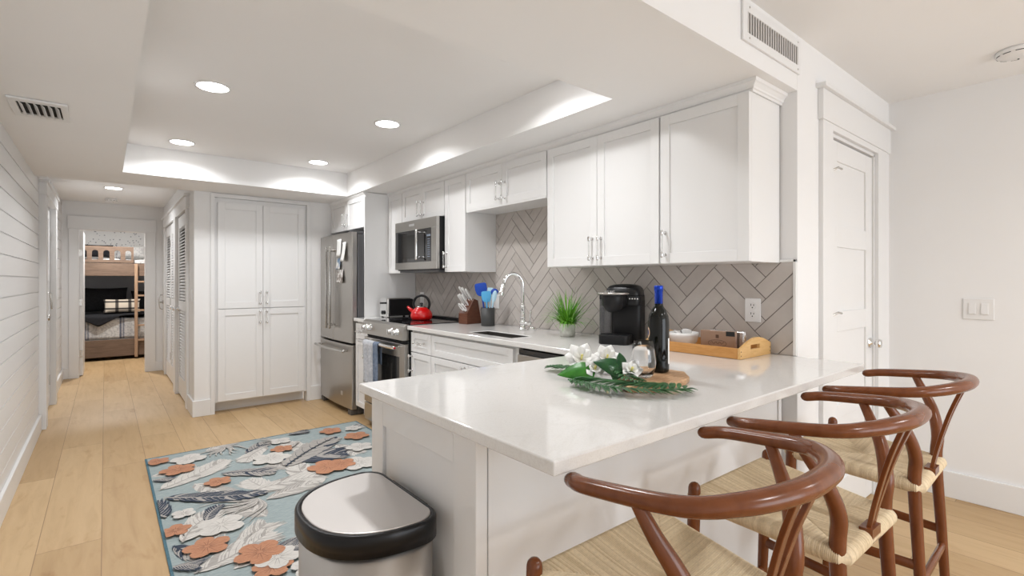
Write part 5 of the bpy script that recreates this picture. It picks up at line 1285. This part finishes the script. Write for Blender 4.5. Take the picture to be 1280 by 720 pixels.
# switches and outlets
def plate(name, T, w, h, label, kind):
    cat = {'rocker': 'light switch', 'outlet': 'outlet', 'blank': 'outlet', 'single': 'light switch'}[kind]
    o = T @ Vector((w/2, 0, h/2)); r = thing(name, o, label, cat)
    MB(T).box((0, -0.007, 0), (w, -0.0005, h)).build('plate', M['whiteplastic'], r, 0.003)
    if kind == 'rocker':
        for k in (0, 1):
            x = w*(0.30+0.40*k); mb = MB(T); mb.box((x-0.017, -0.009, h*0.22), (x+0.017, -0.007, h*0.78)); mb.prism([(-0.010, h*0.25), (-0.0145, h*0.27), (-0.010, h*0.75), (-0.007, h*0.75), (-0.007, h*0.25)], x-0.0145, x+0.0145, 'x'); mb.build('rocker', M['whiteplastic'], r, 0.001)
    elif kind == 'outlet':
        for z in (h*0.32, h*0.68):
            mb = MB(T); mb.lathe([(0.0165, -0.007), (0.0165, -0.0095)], (w/2, 0, z), 24, 'y'); so = mb.build('socket', M['whiteplastic'], r, 0.0008)
            mb = MB(T); mb.box((w/2-0.008, -0.0100, z), (w/2-0.005, -0.0096, z+0.010)); mb.box((w/2+0.005, -0.0100, z), (w/2+0.008, -0.0096, z+0.008)); mb.lathe([(0.003, -0.0096), (0.003, -0.0100)], (w/2, 0, z-0.008), 12, 'y'); mb.build('slots', M['dark'], so)
    else:
        mb = MB(T); mb.box((w/2-0.016, -0.010, h*0.22), (w/2+0.016, -0.007, h*0.78)); mb.build('rocker', M['whiteplastic'], r, 0.001)
    return r
plate('wall_outlet', TR((XW, 1.172, 1.056), '-x'), 0.076, 0.115, 'white electrical outlet on the tiles above the bamboo tray', 'outlet')
plate('wall_outlet', TR((XW, 3.245, 1.035), '-x'), 0.115, 0.115, 'white outlet plate on the tiles behind the utensil crock', 'blank')
plate('wall_outlet', TR((XW, 4.405, 1.030), '-x'), 0.072, 0.115, 'white outlet plate on the tiles behind the red kettle', 'blank')
plate('light_switch', TR((XR, 0.590, 1.037), '-x'), 0.130, 0.118, 'double white rocker switch on the right living room wall', 'rocker')
plate('light_switch', TR((XH, 5.60, 1.06), '-x'), 0.075, 0.115, 'white switch at the pantry corner facing the hall', 'single')

# ------------------------------------------------------------------ bedroom beyond the doorway
BY0, BYR = 10.13, 11.25
mb = MB(); mb.box((-2.2, BYR, 0), (2.2, BYR+0.1, 1.75)); struct('wall_bedroom', mb, M['greywall'], 'grey lower bedroom wall behind the bunk bed', 'wall')
mb = MB(); mb.box((-2.2, BYR-0.01, 1.55), (2.2, BYR+0.1, 2.6)); struct('wall_bedroom.001', mb, M['speckle'], 'white speckled wallpaper above the top bunk', 'wall')
struct('wall_bedroom.002', MB().box((-2.3, YH, 0), (-2.2, BYR, 2.6)).box((2.2, YH, 0), (2.3, BYR, 2.6)), M['greywall'], 'bedroom side walls', 'wall')
struct('ceiling.004', MB().box((-2.3, YH+0.1, 2.42), (2.3, BYR+0.1, 2.5)), M['ceil'], 'bedroom ceiling above the bunk', 'ceiling')
r = thing('bunk_bed', (0, 10.6, 0), 'rustic pine bunk bed seen through the bedroom doorway', 'bunk bed')
A, B = -0.95, 1.10
MB().box((A, BY0, 0.055), (B, BY0+0.03, 0.325)).build('lower_side_board', M['pine'], r, 0.004)
MB().box((A, BY0, 1.335), (B, BY0+0.03, 1.535)).build('upper_side_board', M['pine'], r, 0.004)
mb = MB(); mb.box((A, BY0+0.03, 0.22), (B, BYR-0.02, 0.26)); mb.box((A, BY0+0.03, 1.36), (B, BYR-0.02, 1.39)); mb.build('slat_base', M['pine'], r)
for x in (A-0.08, B):
    for y in (BY0, BYR-0.11): MB().box((x, y, 0), (x+0.08, y+0.09, 1.82)).build('post', M['pine'], r, 0.004)
# guard rail with arched openings
mb = MB(); ga, gb = -0.60, 0.357; gz0, gz1 = 1.545, 1.800
mb.box((ga, BY0-0.002, gz0), (gb, BY0+0.022, gz0+0.045)); mb.box((ga, BY0-0.002, gz1-0.055), (gb, BY0+0.022, gz1)); nb = 7; pw = (gb-ga)/nb
for k in range(nb+1):
    x = ga+pw*k; x0_, x1_ = max(ga, x-0.030), min(gb, x+0.030); mb.box((x0_, BY0-0.002, gz0+0.045), (x1_, BY0+0.022, gz1-0.055))
    if k < nb:
        c_ = x+pw/2; hw = pw/2-0.030; poly = [(c_-hw, gz1-0.055)]+[(c_-hw*math.cos(a), gz1-0.095+0.035*math.sin(a)) for a in [PI*i/10 for i in range(11)]]+[(c_+hw, gz1-0.055)]
        mb.prism(poly, BY0-0.002, BY0+0.022, 'y')
mb.build('guard_rail', M['pine'], r)
ld = MB(); ld.box((0.367, BY0-0.045, 0.03), (0.410, BY0-0.004, 1.53)); ld.box((0.760, BY0-0.045, 0.03), (0.803, BY0-0.004, 1.53)); ldo = ld.build('ladder', M['pinelight'], r, 0.003)
for v_ in (352, 369.5, 388, 407, 425.5):
    z = CAM_H-(v_-351.2)*0.01285; MB().box((0.410, BY0-0.040, z-0.013), (0.760, BY0-0.010, z+0.013)).build('rung', M['pinelight'], ldo)
MB().box((A+0.01, BY0+0.055, 0.262), (B-0.01, BYR-0.03, 0.40)).build('lower_mattress', M['paper'], r, 0.02)
MB().box((A+0.01, BY0+0.055, 1.392), (B-0.01, BYR-0.03, 1.50)).build('upper_mattress', M['paper'], r, 0.02)
# bedding
def cover(name, x0, x1, z0, z1, mat, label, y0=BY0+0.045, lump=0.02, cat='quilt'):
    def fn(i, j):
        t, s_ = i/40, j/16; x = lerp(x0, x1, t); q = s_*2
        if q < 1: y = y0-0.006; z = lerp(z0, z1, q)
        else: y = lerp(y0-0.006, BYR-0.05, q-1); z = z1+lump*math.sin((q-1)*PI)+0.006*math.sin(t*22+s_*5)
        return (x, y+0.004*math.sin(t*35), z)
    o = MB().grid(fn, 41, 17).build(name, mat, None); md = o.modifiers.new('s', 'SOLIDIFY'); md.thickness = 0.01; md.offset = -1; return tag(o, label, cat)
cover('quilt', A+0.02, B-0.02, 0.335, 0.655, M['quilt'], 'grey and white striped quilt on the lower bunk')
cover('quilt', A+0.02, B-0.02, 1.54, 1.60, M['quilt'], 'patterned quilt on the top bunk behind the guard rail')
mb = MB()
def thr(i, j):
    t, s_ = i/30, j/10; x = lerp(-0.30, 0.95, t); drop = 0.16*max(0, 1-abs(x+0.08)/0.26) + 0.0*t
    q = s_*2
    if q < 1: return (x, BY0+0.012, 0.702-drop*(1-q)-0.01)
    return (x, lerp(BY0+0.012, BY0+0.55, q-1), 0.705+0.012*math.sin(q*3+t*5))
o = mb.grid(thr, 31, 11).build('throw_blanket', M['black_fabric'], None); md = o.modifiers.new('s', 'SOLIDIFY'); md.thickness = 0.02; md.offset = 1; tag(o, 'black throw blanket folded along the lower bunk', 'blanket')
def cushion(name, cx_, cy_, cz_, w_, h_, d_, mat, label, tilt=0.25, group=None, cat='pillow'):
    T = Matrix.Translation((cx_, cy_, cz_)) @ Matrix.Rotation(-tilt, 4, 'X'); mb = MB(T)
    for sg in (-1, 1):
        def fn(i, j):
            s_, t_ = -1+2*i/16, -1+2*j/16; k = (1-abs(s_)**2.6)*(1-abs(t_)**2.6); pin = 1-0.06*(1-abs(s_))*(abs(t_)**2)-0.0
            return (s_*w_/2*(1-0.07*(1-t_*t_)*abs(s_)), sg*d_/2*k**0.55, t_*h_/2*(1-0.07*(1-s_*s_)*abs(t_)))
        mb.grid(fn, 17, 17)
    o = mb.build(name, mat, None, origin=(cx_, cy_, cz_)); return tag(o, label, cat, group)
cushion('pillow', -0.02, 10.72, 0.94, 0.64, 0.42, 0.16, M['black_fabric'], 'large black pillow at the left of the lower bunk')
cushion('pillow', 0.64, 10.72, 0.91, 0.60, 0.36, 0.16, M['black_fabric'], 'black pillow behind the ladder on the lower bunk')
cushion('pillow', -0.56, 10.86, 0.90, 0.40, 0.42, 0.14, M['quilt'], 'grey patterned pillow at the far left of the lower bunk')
cushion('cushion', 0.215, 10.36, 0.85, 0.48, 0.22, 0.10, M['plaid'], 'rectangular plaid cushion in front of the black pillows', 0.2, None, 'cushion')
for k in range(2): cushion('pillow', -0.10+k*0.45, 10.75, 1.75, 0.42, 0.22, 0.14, M['quilt'] if k else M['black_fabric'], ['black pillow on the top bunk behind the guard rail', 'patterned pillow on the top bunk at the ladder end'][k])
rl = thing('recessed_light', (0.1, 9.45, 2.42), 'added unseen fill light brightening the bedroom beyond the doorway', 'ceiling light', 'recessed ceiling lights')  # unseen fixture, added only to brighten the bedroom
MB().lathe([(0.075, 2.4195), (0.075, 2.416), (0.001, 2.415)], (0.1, 9.45, 0), 32).build('lens', M['lens'], rl)
area('bedroom_fill', (0, 0, -0.02), (0, 0, 0), 0.14, 0, 34.0, (1.0, 0.98, 0.96), rl, math.radians(178), 'DISK')
